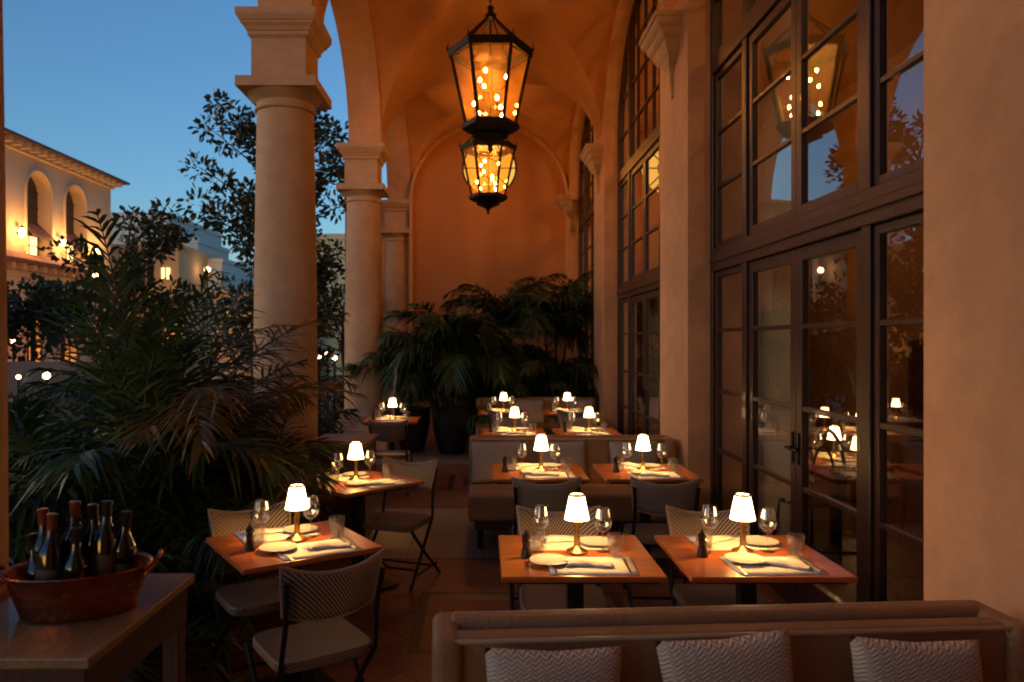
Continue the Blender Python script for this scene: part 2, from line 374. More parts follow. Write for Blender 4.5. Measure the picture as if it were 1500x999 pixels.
# end wall with round oculus
YE=16.1
ew=MB(); oc=at(717,246,YE); orad=.60
n=48; ring=[(oc.x+orad*math.cos(2*math.pi*i/n),YE,oc.z+orad*math.sin(2*math.pi*i/n)) for i in range(n)]
def sq(i):
    a=2*math.pi*i/n; c,s=math.cos(a),math.sin(a); m_=max(abs(c),abs(s)); return (oc.x+c/m_*1.2,YE,oc.z+s/m_*1.2)
outer=[sq(i) for i in range(n)]
ew.loft([ring,outer],caps=False)
ew.loft([ring,[(x,y+.35,z) for x,y,z in ring]],caps=False)
xa,xb,za,zb=oc.x-1.2,oc.x+1.2,oc.z-1.2,oc.z+1.2
L_,R_,T_=-.40*B,XP+.3,7.6
for q in [((L_,0),(xa,0),(xa,T_),(L_,T_)),((xb,0),(R_,0),(R_,T_),(xb,T_)),((xa,0),(xb,0),(xb,za),(xa,za)),((xa,zb),(xb,zb),(xb,T_),(xa,T_))]:
    ew.add([(x,YE,z) for x,z in q],[(0,1,2,3)])
ew.add([(L_,YE,0),(L_,YE+.6,0),(L_,YE+.6,T_),(L_,YE,T_)],[(0,1,2,3)])
o=ew.build('wall_back',mat('end_wall_plaster',(.52,.25,.11),.9,noise=(1.1,(.44,.20,.08),.3))); tag(o,'end wall of the arcade with a round window',kind='structure')
ea=MB(); rr=[]
for q in range(2):
    r0=vr-.004-q*.07; pts_=[(vc-r0,0)]+[(vc-r0*math.cos(math.pi*i/40),SPR+(RISE-.004-q*.07)*math.sin(math.pi*i/40)) for i in range(41)]+[(vc+r0,0)]; rr.append(pts_)
ea.loft([[(p_[0],YE-.22,p_[1]) for p_ in rr[0]],[(p_[0],YE-.22,p_[1]) for p_ in rr[1]],[(p_[0],YE-.01,p_[1]) for p_ in rr[1]]],closed=False,caps=False)
tag(ea.build('wall_arch',M['plaster'],smooth=True,angle=30),'plaster arch framing the end wall','arch',kind='structure')
ww=MB(); ww.bx(-2.97,L_-.004,YE+.02,YE+.5,0,4.62); ww.bx(-3.05,L_-.004,YE-.02,YE+.55,4.62,4.74); tag(ww.build('garden_wall_end',M['plaster']),'peach wall end showing left of the middle column','wall',kind='structure')
ow=thing('round_window','round amber lit window high in the end wall','window',oc)
m_=MB(); m_.lathe([(.60,-.03),(.60,.03),(.54,.03),(.54,-.03)],seg=48,caps=False)
fr=MB(); 
def ringtube(rad,r): return [(rad*math.cos(2*math.pi*i/40),.10,rad*math.sin(2*math.pi*i/40)) for i in range(40)]
fr.tube(ringtube(.575,.03),.022,8,closed=True); fr.tube(ringtube(.2,.02),.015,6,closed=True)
for i in range(8):
    a=math.pi*i/4; fr.tube([(.2*math.cos(a),.10,.2*math.sin(a)),(.57*math.cos(a),.10,.57*math.sin(a))],.014,6)
fr.build('frame',M['frame'],ow,smooth=True)
pn=MB(); pn.add([(.58*math.cos(2*math.pi*i/40),.13,.58*math.sin(2*math.pi*i/40)) for i in range(40)],[tuple(range(40))]); pn.build('pane',M['oculus'],ow)

# ------------------------------------------------------------------ columns
def square(h,z,cx=0,cy=0): return [(cx-h,cy-h,z),(cx+h,cy-h,z),(cx+h,cy+h,z),(cx-h,cy+h,z)]
def make_column():
    t=thing('stone_column','x','column')
    m=MB(); m.loft([square(.40,0),square(.40,.42)]); m.build('pedestal',M['stone'],t,bevel=.012)
    m=MB(); m.loft([square(.37,.42),square(.37,.54)]); m.lathe([(.355,.54),(.375,.57),(.375,.62),(.34,.65),(.33,.68),(.31,.70)],seg=48); m.build('base',M['stone'],t,smooth=True)
    m=MB(); prof=[(.30,.70)]+[(.295-.035*(k/10)**1.8,.70+3.17*k/10) for k in range(11)]; m.lathe(prof,seg=64); m.build('shaft',M['stone'],t,smooth=True)
    m=MB(); m.lathe([(.262,3.86),(.278,3.865),(.285,3.88),(.278,3.895),(.262,3.90),(.262,3.945),(.275,3.955),(.28,3.96),(.31,3.98),(.345,4.015),(.35,4.02)],seg=64)
    m.loft([square(.36,4.02),square(.36,4.11)]); m.build('capital',M['stone'],t,smooth=True)
    m=MB(); m.loft([square(.25,4.11),square(.25,4.50)]); m.build('block',M['stone'],t,bevel=.004)
    m=MB(); pr=[(.255,4.485),(.265,4.50),(.275,4.505),(.275,4.54),(.285,4.545),(.30,4.575),(.325,4.60),(.325,4.615),(.335,4.62),(.352,4.65),(.36,4.665),(.36,4.722)]
    m.loft([square(h,z) for h,z in pr]); m.build('impost',M['stone'],t)
    return t
c0=make_column(); cx=-.404*B
names=['stone column at the near edge of the arcade beside the wine table','large stone column rising behind the palms, the tallest in view','middle stone column with the tree behind its left side','farthest stone column beside the end wall']
cols=[(colY[1],names[0]),(colY[2],names[1]),(colY[3],names[2]),(colY[4]-.02,names[3])]
for i,(y,lb) in enumerate(cols):
    o=c0 if i==0 else dup(c0)
    o.location=(cx-(.045 if i==0 else 0),y,0); o['label']=lb; o['group']='columns of the arcade'

# ------------------------------------------------------------------ corbels
def make_corbel():
    m=MB()
    pr=[(4.735,.25,.37),(4.69,.25,.37),(4.685,.235,.36),(4.64,.225,.35),(4.61,.20,.33),(4.605,.19,.32),(4.56,.175,.305),(4.53,.15,.28),(4.525,.14,.27),(4.46,.12,.24),(4.42,.10,.20),(4.41,.09,.18),(4.36,.07,.12),(4.33,.055,.06),(4.28,.04,.035),(4.05,.018,.022)]
    rings=[[(.02,-h,z),(.02,h,z),(-p,h,z),(-p,-h,z)] for z,p,h in pr]
    m.loft(rings); return m
for i,(k,lb) in enumerate([(1,'stepped stone corbel on the nearest wall pier in view'),(2,'stepped stone corbel on the middle wall pier'),(3,'small far stone corbel beside the end wall')]):
    y=(k+.558)*B
    if k==3: y=15.75
    if i==0: cb=make_corbel().build('stone_corbel',M['stone']); o=cb
    else: o=cb.copy(); COL.objects.link(o)
    o.location=(XP,y,0); tag(o,lb,'corbel','stone corbels along the wall')

# ------------------------------------------------------------------ tall arched windows with doors
FW=.075
def make_window():
    t=thing('arched_window','x','window')
    x0,x1=-.04,.05
    hw=PHW-.002
    def arcp(hf,rs,n=36): return [(hf*math.cos(math.pi*i/n),SPR+rs*math.sin(math.pi*i/n)) for i in range(n+1)]
    f=MB()
    for s in(-1,1): f.bx(x0,x1,min(s*hw,s*(hw-FW)),max(s*hw,s*(hw-FW)),0,SPR)
    a=arcp(hw,RISE-.035); b=arcp(hw-FW,RISE-.035-FW)
    rings=[[(x0,a[i][0],a[i][1]),(x1,a[i][0],a[i][1]),(x1,b[i][0],b[i][1]),(x0,b[i][0],b[i][1])] for i in range(len(a))]
    f.loft(rings)
    # mullions between side light and doors
    DY=.92
    arch=lambda y: SPR+(RISE-.035-FW)*math.sqrt(max(0,1-(y/(hw-FW))**2))
    for s in(-1,1): f.bx(x0,x1,s*DY-.045,s*DY+.045,0,arch(DY)+.02)
    f.bx(x0-.012,x1,-hw+FW,hw-FW,2.34,2.53); f.bx(x0-.03,x0-.012,-hw+FW,hw-FW,2.41,2.46)
    f.bx(x0-.008,x1-.002,-hw+FW,hw-FW,4.06,4.22)
    f.build('frame',M['frame'],t,bevel=.006,seg=1)
    def leafw(name,y0,y1,z0,z1,st,rl,bars,vb=(),bottom=None,pane=True,rx0=-.02,rx1=.025,parent=t,handle=None):
        g=MB(); bt=bottom if bottom else rl
        g.bx(rx0,rx1,y0,y0+st,z0,z1); g.bx(rx0,rx1,y1-st,y1,z0,z1)
        g.bx(rx0,rx1,y0+st,y1-st,z1-rl,z1); g.bx(rx0,rx1,y0+st,y1-st,z0,z0+bt)
        for z in bars: g.bx(rx0+.004,rx1-.01,y0+st,y1-st,z-.016,z+.016)
        for y in vb: g.bx(rx0+.006,rx1-.012,y-.014,y+.014,z0+bt,z1-rl)
        o=g.build(name,M['frame'],parent,bevel=.004,seg=1)
        p=MB(); p.add([(.004,y0+st-.005,z0+bt-.005),(.004,y1-st+.005,z0+bt-.005),(.004,y1-st+.005,z1-rl+.005),(.004,y0+st-.005,z1-rl+.005)],[(0,1,2,3)])
        p.build('pane',M['window'],o)
        if handle is not None:
            h=MB(); h.box((rx0-.006,handle,1.05),(.008,.03,.20)); h.tube([(rx0-.01,handle,1.05),(rx0-.05,handle,1.05),(rx0-.055,handle-.10,1.05)],.009,8); h.build('handle',M['iron'],o)
        return o
    G=.004
    for s in(-1,1):
        lo,hi=(0+G,DY-.045-G) if s>0 else (-DY+.045+G,-G)
        d=leafw('door_leaf',lo,hi,.01,2.335,.085,.085,(.80,1.31,1.83),bottom=.24,handle=(.045 if s>0 else -.045))
        hg=MB()
        yh=hi+G/2 if s>0 else lo-G/2
        for z in(.3,1.2,2.1): hg.tube([(-.028,yh,z-.05),(-.028,yh,z+.05)],.012,8)
        hg.build('hinge',M['iron'],d)
        leafw('casement',lo,hi,2.535,4.055,.075,.07,(3.07,3.54))
        y0,y1=(DY+.045+G,hw-FW-G) if s>0 else (-hw+FW+G,-DY-.045-G)
        leafw('side_light',y0,y1,.01,2.335,.05,.05,(.80,1.31,1.83),bottom=.24)
        leafw('side_light',y0,y1,2.535,4.055,.05,.05,(3.07,3.54))
    # fanlight
    g=MB()
    for y in (-.46,0,.46): g.bx(-.015,.02,y-.014,y+.014,4.22,arch(y)+.01)
    for z in (4.72,5.25,5.75):
        yy=(hw-FW)*math.sqrt(max(0,1-((z-SPR)/(RISE-.035-FW))**2))
        for a0,a1 in((-yy,-DY-.045),(-DY+.045,DY-.045),(DY+.045,yy)):
            if a1-a0>.05: g.bx(-.013,.018,a0,a1,z-.014,z+.014)
    fo=g.build('fanlight',M['frame'],t)
    pts=[(.004,-hw+FW,4.2),(.004,hw-FW,4.2)]+[(.004,y,z) for y,z in arcp(hw-FW,RISE-.035-FW)]
    p=MB(); p.add(pts,[tuple(range(len(pts)))]); p.build('pane',M['window'],fo)
    return t
w0=make_window()
wl=['tall arched glass door nearest the camera, reflecting the lantern','tall arched window between the first and second wall piers','narrow far arched window before the end wall','arched window alongside the camera, mostly out of the picture']
for i,(k,lb) in enumerate([(1,wl[0]),(2,wl[1]),(3,wl[2]),(0,wl[3])]):
    if k==0: continue
    o=w0 if i==0 else dup(w0)
    o.location=(XW,bay_c[k],0); o['label']=lb; o['group']='tall arched windows along the wall'

# ------------------------------------------------------------------ interior room behind the windows
RX0=XW+.30
tag(MB().bx(RX0,7.2,-5,17.2,-.14,.002).build('interior_floor',M['redwood']),kind='structure')
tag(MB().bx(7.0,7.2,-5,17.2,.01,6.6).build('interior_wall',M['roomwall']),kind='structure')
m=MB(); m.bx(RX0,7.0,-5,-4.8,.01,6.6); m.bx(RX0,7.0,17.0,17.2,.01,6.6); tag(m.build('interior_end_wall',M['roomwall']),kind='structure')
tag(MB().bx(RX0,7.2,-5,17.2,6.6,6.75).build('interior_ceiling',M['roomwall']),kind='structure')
k_=MB(); k_.bx(6.9,6.999,-4.7,12.2,.01,1.75); tag(k_.build('interior_dark_band',M['redwood']),kind='structure')  # dark band added in place of shade low in the room
# curtains
def curtain(y0,y1,x,z0,z1):
    m=MB(); n=int((y1-y0)/.012); rows=[]
    ph=random.random()*6
    for k,z in enumerate((z0,z0+(z1-z0)*.5,z1)):
        rows.append([(x+.035*math.sin(ph+2*math.pi*(y0+(y1-y0)*i/n)/.115+.6*math.sin(i*.11))*(1-.25*k),y0+(y1-y0)*i/n,z) for i in range(n+1)])
    m.loft(rows,closed=False,caps=False); return m
for k in(1,2,3):
    c=bay_c[k]
    nm=['','the nearest arched door','the second arched window','the far arched window'][k]
    for s in(-1,1):
        a,b=(c+1.13,c+1.85) if s>0 else (c-1.80,c-1.0)
        o=curtain(a,b,XW+.42,.03,5.6).build('curtain',M['curtain'],smooth=True)
        tag(o,f"beige linen curtain inside {nm}, on its {'far' if s>0 else 'near'} side",'curtain','curtains behind the windows')

# ------------------------------------------------------------------ lanterns
def hexa(r,z,ph=0): return [(r*math.cos(math.pi/3*i+ph),r*math.sin(math.pi/3*i+ph),z) for i in range(6)]
RT,RB,ZT,ZB=.495,.300,5.32,4.40
def make_lantern():
    t=thing('hanging_lantern','x','lantern')
    f=MB(); A=hexa(RT,ZT); Bq=hexa(RB,ZB)
    for i in range(6):
        j=(i+1)%6
        f.tube([A[i],Bq[i]],.029,4); f.tube([A[i],A[j]],.048,4); f.tube([Bq[i],Bq[j]],.034,4)
        f.tube([(A[i][0]*1.03,A[i][1]*1.03,ZT),(A[i][0]*1.09,A[i][1]*1.09,ZT+.05),(A[i][0]*1.06,A[i][1]*1.06,ZT+.13)],[.014,.012,.003],6)
    f.loft([hexa(RT+.03,ZT-.05),hexa(RT+.04,ZT+.05),hexa(RT-.03,ZT+.05),hexa(RT-.045,ZT-.05)],caps=False)
    f.build('frame',M['iron'],t)
    h=MB()
    for i in range(6):
        h.tube([hexa(RT,ZT+.03)[i],hexa(.05,ZT+.44)[i]],.018,4)
    h.lathe([(.02,ZT+.40),(.07,ZT+.43),(.075,ZT+.47),(.05,ZT+.50),(.03,ZT+.54),(.045,ZT+.57),(.02,ZT+.60)],seg=16)
    h.build('hood_frame',M['iron'],t)
    b=MB(); b.loft([hexa(RB+.055,ZB+.04),hexa(RB+.065,ZB-.02),hexa(RB-.02,ZB-.08),hexa(RB-.10,ZB-.10),hexa(RB-.07,ZB-.13),hexa(.06,ZB-.20),hexa(.02,ZB-.25)])
    b.lathe([(.012,ZB-.31),(.03,ZB-.285),(.03,ZB-.265),(.012,ZB-.24)],seg=12); b.build('base',M['iron'],t)
    g=MB(); A2=hexa(RT-.01,ZT-.02); B2=hexa(RB-.01,ZB+.02)
    for i in range(6):
        j=(i+1)%6; g.add([A2[i],A2[j],B2[j],B2[i]],[(0,1,2,3)])
    g.build('glass',M['lantglass'],t)
    c=MB(); c.tube([(0,0,ZT+.40),(0,0,ZB+.05)],.012,6)
    bl=MB()
    for tier,(z,r,n,ph) in enumerate([(ZT-.30,.20,3,.2),(ZT-.50,.22,2,1.2),(ZB+.28,.21,3,.9),(ZB+.14,.15,2,.3)]):
        for i in range(n):
            a=2*math.pi*i/n+ph; x,y=r*math.cos(a),r*math.sin(a)
            c.tube([(0,0,z-.16),(x*.6,y*.6,z-.15),(x,y,z-.09)],.007,5); c.tube([(x,y,z-.09),(x,y,z-.006)],.010,8)
            bulb=MB(); bulb.lathe([(.004,-.005),(.015,.006),(.0175,.018),(.011,.036),(.002,.048)],(x,y,z),seg=8); bulb.build('bulb',M['bulb'],t,smooth=True)
    c.build('candelabra',M['iron'],t)
    ch=MB()
    z=ZT+.62; k=0
    while z<SPR+RISE-.02:
        pts=[( (.018*math.cos(a) if k%2 else 0),(0 if k%2 else .018*math.cos(a)),z+.03*math.sin(a)) for a in [2*math.pi*i/10 for i in range(10)]]
        ch.tube(pts,.006,5,closed=True); z+=.046; k+=1
    ch.lathe([(.10,SPR+RISE-.01),(.09,SPR+RISE-.04),(.03,SPR+RISE-.06)],seg=20)
    ch.build('chain',M['iron'],t)
    return t
l0=make_lantern()
for i,(yy,lb,pw) in enumerate([(2.035*B,'large hexagonal iron lantern with lit candle bulbs, upper of the two in view',1.0),(3.04*B,'smaller looking hexagonal iron lantern hanging before the round window',1.0),(1.035*B,'hexagonal iron lantern hanging above the front tables, out of view',.55)]):
    o=l0 if i==0 else dup(l0)
    o.location=(.09,yy,0); o['label']=lb; o['group']='iron lanterns under the vault'
    if i==2:
        dim=emat('dimmer_candle_bulb',(1,.36,.065),200)
        for q in kids(o):
            if q.name.startswith('bulb'): q.material_slots[0].link='OBJECT'; q.material_slots[0].material=dim

# ------------------------------------------------------------------ table lamps and table ware
def make_lamp():
    t=thing('table_lamp','x','lamp')
    m=MB(); m.lathe([(.047,0),(.050,.004),(.050,.014),(.044,.018),(.030,.022),(.020,.030),(.014,.036)],seg=28); m.build('base',M['brass'],t,smooth=True)
    m=MB(); m.lathe([(.014,.034),(.0155,.05),(.013,.10),(.0135,.15),(.016,.165),(.010,.172)],seg=16); m.build('stem',M['brass'],t,smooth=True)
    m=MB(); m.lathe([(.058,.160),(.057,.162),(.0345,.272),(.035,.273)],seg=36,caps=False); m.build('shade',M['shade'],t,smooth=True)
    m=MB(); m.lathe([(.0355,.267),(.036,.275),(.032,.277),(.029,.275)],seg=30,caps=False); m.lathe([(.012,.262),(.012,.270)],seg=12); m.tube([(-.032,0,.272),(.032,0,.272)],.002,5); m.build('shade_ring',M['brass'],t,smooth=True)
    return t
def make_wine():
    t=thing('wine_glass','x','glass')
    m=MB(); m.lathe([(.032,0),(.033,.0015),(.010,.006),(.004,.012),(.0032,.05),(.0035,.082),(.008,.090)],seg=20); m.build('stem',M['glass'],t,smooth=True)
    m=MB(); pr=[(.002,.088),(.020,.094),(.036,.110),(.0435,.130),(.043,.152),(.038,.178),(.033,.202)]; m.lathe(pr+[(r-.0012,z+.0005) for r,z in pr[::-1]],seg=24,caps=False); m.build('bowl',M['glass'],t,smooth=True)
    return t
def make_tumbler():
    m=MB(); seg=32
    def ring(r,z): return [((r+(.0008 if i%2 else -.0008))*math.cos(2*math.pi*i/seg),(r+(.0008 if i%2 else -.0008))*math.sin(2*math.pi*i/seg),z) for i in range(seg)]
    m.loft([ring(.031,0),ring(.035,.012),ring(.039,.085),ring(.040,.108),ring(.0378,.108),ring(.036,.085),ring(.031,.018),ring(.004,.016)])
    return m.build('tumbler',M['tumbler'],smooth=True)
def make_plate():
    m=MB(); m.lathe([(.045,0),(.050,.002),(.078,.010),(.088,.013),(.089,.015),(.080,.0135),(.052,.006),(.0,.005)],seg=36); return m.build('side_plate',M['china'],smooth=True)
def make_mill():
    t=thing('pepper_mill','x','pepper mill')
    m=MB(); m.lathe([(.026,0),(.027,.006),(.022,.03),(.017,.055),(.020,.072),(.023,.078),(.018,.084)],seg=20); m.build('body',M['mill'],t,smooth=True)
    m=MB(); m.lathe([(.017,.085),(.021,.092),(.021,.103),(.012,.112),(.006,.115),(.007,.121),(.002,.126)],seg=20); m.build('cap',M['mill'],t,smooth=True)
    return t
def make_napkin():
    m=MB(); n,k=14,7; vs=[];fs=[]
    for j in range(k):
        for i in range(n):
            u=i/(n-1);v=j/(k-1)
            z=.004+.016*math.sin(math.pi*v)*(.6+.4*math.sin(u*5))+.006*math.sin(u*9+v*4)**2
            vs.append(((u-.5)*.20+.012*math.sin(v*5),(v-.5)*.085+.01*math.sin(u*4),z))
    for j in range(k-1):
        for i in range(n-1): a=j*n+i; fs.append((a,a+1,a+n+1,a+n))
    nb=len(vs); m.add(vs,fs)
    o=m.build('napkin',M['linen'],smooth=True); s=o.modifiers.new('s','SOLIDIFY'); s.thickness=.004; s.offset=-1
    return o
def make_mat():
    t=thing('placemat','x','placemat')
    m=MB(); vs=[];fs=[]; n,k=10,6
    for j in range(k):
        for i in range(n):
            u=i/(n-1);v=j/(k-1); vs.append(((u-.5)*.38,(v-.5)*.27,.0015+.003*max(0,abs(u-.5)*2-.8)*5*(1 if v>.5 else .4)))
    for j in range(k-1):
        for i in range(n-1): a=j*n+i; fs.append((a,a+1,a+n+1,a+n))
    m.add(vs,fs); o=m.build('sheet',M['paper'],t,smooth=True); s=o.modifiers.new('s','SOLIDIFY'); s.thickness=.0008
    m=MB(); m.bx(-.186,.186,-.131,-.125,.0022,.0030); m.bx(-.186,.186,.125,.131,.0022,.0030); m.build('border',M['blueedge'],t)
    return t
def make_knife():
    t=thing('table_knife','x','knife')
    m=MB(); m.box((-.055,0,.004),(.095,.010,.005)); m.build('handle',M['steel'],t,bevel=.002,seg=1)
    m=MB(); m.add([(-.007,-.006,.003),(.10,-.008,.003),(.115,0,.003),(.11,.006,.003),(-.007,.006,.003),(-.007,-.006,.0045),(.10,-.008,.0045),(.115,0,.0045),(.11,.006,.0045),(-.007,.006,.0045)],[(0,1,2,3,4),(9,8,7,6,5),(0,5,6,1),(1,6,7,2),(2,7,8,3),(3,8,9,4),(4,9,5,0)]); m.build('blade',M['steel'],t)
    return t
def make_fork():
    t=thing('table_fork','x','fork')
    m=MB(); m.box((-.045,0,.004),(.11,.008,.003)); m.build('handle',M['steel'],t)
    m=MB(); m.box((.022,0,.004),(.024,.022,.003))
    for q in(-1.5,-.5,.5,1.5): m.box((.058,q*.0062,.005),(.048,.003,.002))
    m.build('tines',M['steel'],t); return t
def make_shaker():
    t=thing('salt_shaker','x','shaker')
    m=MB(); m.lathe([(.015,0),(.016,.004),(.014,.05),(.012,.055)],seg=16); m.build('body',M['tumbler'],t,smooth=True)
    m=MB(); m.lathe([(.0135,.0555),(.0135,.075),(.008,.083),(.002,.085)],seg=16); m.build('cap',M['brass'],t,smooth=True)
    return t
P0={'lamp':make_lamp(),'wine':make_wine(),'tumbler':make_tumbler(),'plate':make_plate(),'mill':make_mill(),'napkin':make_napkin(),'mat':make_mat(),'knife':make_knife(),'fork':make_fork(),'shaker':make_shaker()}
CAT={'tumbler':('glass','x'),'plate':('plate','x'),'napkin':('napkin','x')}
for k,(c,_) in CAT.items(): P0[k]['category']=c
used=set()
TREE={}
for c in bpy.data.objects:
    if c.parent: TREE.setdefault(c.parent,[]).append(c)
def put(kind,loc,rz,label,group):
    if kind not in used: o=P0[kind]; used.add(kind); o.location=loc; o.rotation_euler=(0,0,rz)
    else: o=dup(P0[kind],loc,rz,tree=TREE)
    o['label']=label; o['group']=group; return o
TH=.75
def make_table(w,d):
    t=thing('dining_table','x','table')
    m=MB(); m.box((0,0,TH-.0125),(w,d,.025)); m.build('tabletop',M['tabletop'],t,bevel=.004)
    m=MB(); m.box((0,0,TH-.032),(w-.06,d-.06,.014)); m.build('edge_frame',M['black'],t)
    m=MB(); m.box((0,0,.37),(.075,.075,.68)); m.box((0,0,TH-.045),(.34,.34,.012)); m.build('pedestal',M['black'],t,bevel=.004,seg=1)
    m=MB(); m.box((0,0,.016),(.44,.44,.018)); m.lathe([(.05,.025),(.05,.04)],seg=20); m.build('foot_plate',M['black'],t,bevel=.006)
    return t
T0=make_table(.70,.69); T0used=False
T_TREE={T0:kids(T0)}
tables=[ # x,y,rz,phrase,lamp dx,dy
 (.426,3.50,0,'the front table beside the aisle'),
 (1.225,3.50,0,'the front table beside the glass doors'),
 (.415,5.74,0,'the second-row table beside the aisle'),
 (1.235,5.74,0,'the second-row table beside the wall'),
 (.33,8.24,0,'the third-row table beside the aisle'),
 (1.13,8.24,0,'the third-row table beside the wall'),
 (.28,10.6,0,'the fourth-row table beside the aisle'),
 (1.18,10.6,0,'the fourth-row table beside the wall'),
 (-.943,3.71,R(34),'the slanted table by the palms'),
 (-.886,5.33,R(45),'the diamond-turned table'),
 (-1.16,9.55,0,'the lone far table near the columns'),
 (4.18,8.3,0,'the far indoor table'),
 (2.98,6.35,0,'the near indoor table'),
]
rnd=random.Random(3)
for ti,(tx,ty,rz,ph) in enumerate(tables):
    o=T0 if ti==0 else dup(T0,tree=T_TREE)
    o.location=(tx,ty,0); o.rotation_euler=(0,0,rz); o['group']='square wooden dining tables'
    o['label']='square dark orange wooden table, '+ph[4:]
    if ti>=8 and ti<11: o.scale=(.96,.94,1)
    c,s=math.cos(rz),math.sin(rz)
    def tp(x,y,z=TH): return (tx+x*c-y*s,ty+x*s+y*c,z)
    j=lambda a=.01: rnd.uniform(-a,a)*1.9
    LX=.01+j(.012) if ti not in (0,) else .012
    put('lamp',tp(LX,.015),rz+rnd.random(),'lit white shade brass lamp on '+ph,'small brass table lamps')
    plight('table_lamp_glow',tp(LX,.015,TH+.176),15.0 if ti<11 else 9.0,(1,.44,.09),.018)
    G='place settings on the tables'
    put('mat',tp(.05+j(),-.185),rz+j(.05),'paper placemat at the near side of '+ph,G)
    put('mat',tp(-.02+j(),.19),rz+j(.05)+math.pi,'paper placemat at the far side of '+ph,G)
    put('plate',tp(-.09+j(.025),-.12+j(.015),TH+.004),0,'white side plate at the near side of '+ph,G)
    put('plate',tp(.10+j(.02),.17+j(),TH+.004),0,'white side plate at the far side of '+ph,G)
    put('napkin',tp(.06+j(.025),-.205+j(),TH+.004),rz+j(.3),'folded white napkin at the near side of '+ph,G)
    put('napkin',tp(-.06+j(.02),.225+j(),TH+.004),rz+j(.4),'folded white napkin at the far side of '+ph,G)
    put('wine',tp(-.135+j(),.10+j()),0,'clear wine glass left of the lamp on '+ph,G)
    put('wine',tp(.125+j(),.045+j()),0,'clear wine glass right of the lamp on '+ph,G)
    put('tumbler',tp(-.185+j(),.03+j()),0,'ribbed water tumbler at the left side of '+ph,G)
    put('tumbler',tp(.20+j(),-.07+j()),0,'ribbed water tumbler at the right side of '+ph,G)
    if ti==9:
        put('shaker',tp(-.26,.10),0,'small capped shaker, outer one on '+ph,G); put('shaker',tp(-.215,.065),0,'small capped shaker, inner one on '+ph,G)
    else:
        put('mill',tp(-.232+j(),-.05+j()),0,'dark turned pepper mill on '+ph,G)
    if ti in(0,1,2,3,8,9):
        put('knife',tp(.205,-.20,TH+.003),rz+R(88),'steel knife at the near side of '+ph,G)
        put('fork',tp(-.115,-.235,TH+.003),rz+R(90),'steel fork at the near side of '+ph,G)

# ------------------------------------------------------------------ chairs (facing +Y locally; back at y=0)
def make_chair():
    t=thing('woven_chair','x','chair')
    zt=.86
    # back panel: curved, top corners lifted
    m=MB(); n=17; rows=[]
    for j in range(7):
        v=j/6
        row=[]
        for i in range(n):
            u=i/(n-1)*2-1
            zb=.615+.03*u*u; zz=zb+(zt-.045+.045*abs(u)**2.2-zb)*v
            row.append((u*(.195+.025*v),-.03*u*u*-1.2-.05*v+.0,zz))
        rows.append(row)
    fs=[]; vs=[p for r in rows for p in r]
    for j in range(6):
        for i in range(n-1): a=j*n+i; fs.append((a,a+1,a+n+1,a+n))
    m.add(vs,fs); o=m.build('backrest',M['weavegrey'],t,smooth=True); sdf=o.modifiers.new('s','SOLIDIFY'); sdf.thickness=.012; sdf.offset=0
    e=MB(); loop=rows[0]+[r[-1] for r in rows[1:]]+rows[-1][::-1][1:]+[r[0] for r in rows[::-1][1:-1]]
    e.tube(loop,.0085,6,closed=True); e.build('back_binding',M['wicker_edge'],t,smooth=True)
    # seat
    m=MB(); outline=[]; 
    for i in range(40):
        a=2*math.pi*i/40; cx_,sy_=math.cos(a),math.sin(a); q=.32
        outline.append((.215*math.copysign(abs(cx_)**q,cx_),.225+.205*math.copysign(abs(sy_)**q,sy_)))
    def rg(sc_,z): return [(x*sc_,.225+(y-.225)*sc_,z) for x,y in outline]
    m.loft([rg(.97,.415),rg(1,.420),rg(1.0,.450),rg(.975,.458),rg(.6,.452),rg(.01,.449)]); m.build('seat',M['weave'],t,smooth=True)
    for s in(-1,1):
        m=MB(); m.tube([(s*.205,-.045,.80),(s*.195,.0,.62),(s*.205,.03,.44),(s*.205,.40,.01)],.0115,8); m.build('leg',M['black'],t,smooth=True)
        m=MB(); m.tube([(s*.225,.42,.42),(s*.225,.20,.22),(s*.225,-.06,.01)],.0115,8); m.build('leg',M['black'],t,smooth=True)
        m=MB(); m.tube([(s*.226,.385,.10) ,(s*.226,-.0,.10)],.008,6); m.build('stretcher',M['black'],t)
    m=MB(); m.tube([(-.205,.30,.12),(.205,.30,.12)],.009,8); m.tube([(-.225,.0,.075),(.225,.0,.075)],.009,8); m.build('crossbar',M['black'],t)
    return t
CH=make_chair(); CT={CH:kids(CH)}
chairs=[ # back centre x,y, rotation (0 = back towards camera, facing away), label
 (.40,4.00,math.pi,'woven chair behind the front table beside the aisle, facing the camera'),
 (1.20,4.00,math.pi,'woven chair behind the front table beside the glass doors'),
 (.41,4.87,0,'woven chair seen from behind at the second-row table by the aisle'),
 (1.18,4.87,R(-2),'woven chair seen from behind at the second-row table by the wall'),
 (.34,9.0,math.pi,'woven chair behind the third-row table beside the aisle'),
 (1.13,9.0,math.pi,'woven chair behind the third-row table beside the wall'),
 (.28,9.75,0,'woven chair in front of the fourth-row table beside the aisle'),
 (1.18,9.75,0,'woven chair in front of the fourth-row table beside the wall'),
 (-.615,3.06,R(34),'patterned woven chair nearest the camera, its back to us, at the slanted table'),
 (-1.25,4.05,R(214),'woven chair half hidden behind the slanted table against the palms'),
 (-.56,5.66,R(160),'woven chair lit by the lamp of the diamond-turned table, legs in the aisle'),
 (-1.27,4.66,R(-45),'dark woven chair before the diamond-turned table, mostly hidden'),
 (-1.07,8.45,0,'woven chair seen from behind at the lone far table'),
]
for i,(x,y,rz,lb) in enumerate(chairs):
    if i==11: continue
    o=CH if i==0 else dup(CH,tree=CT)
    o.location=(x,y,0); o.rotation_euler=(0,0,rz); o['label']=lb; o['group']='woven bistro chairs'

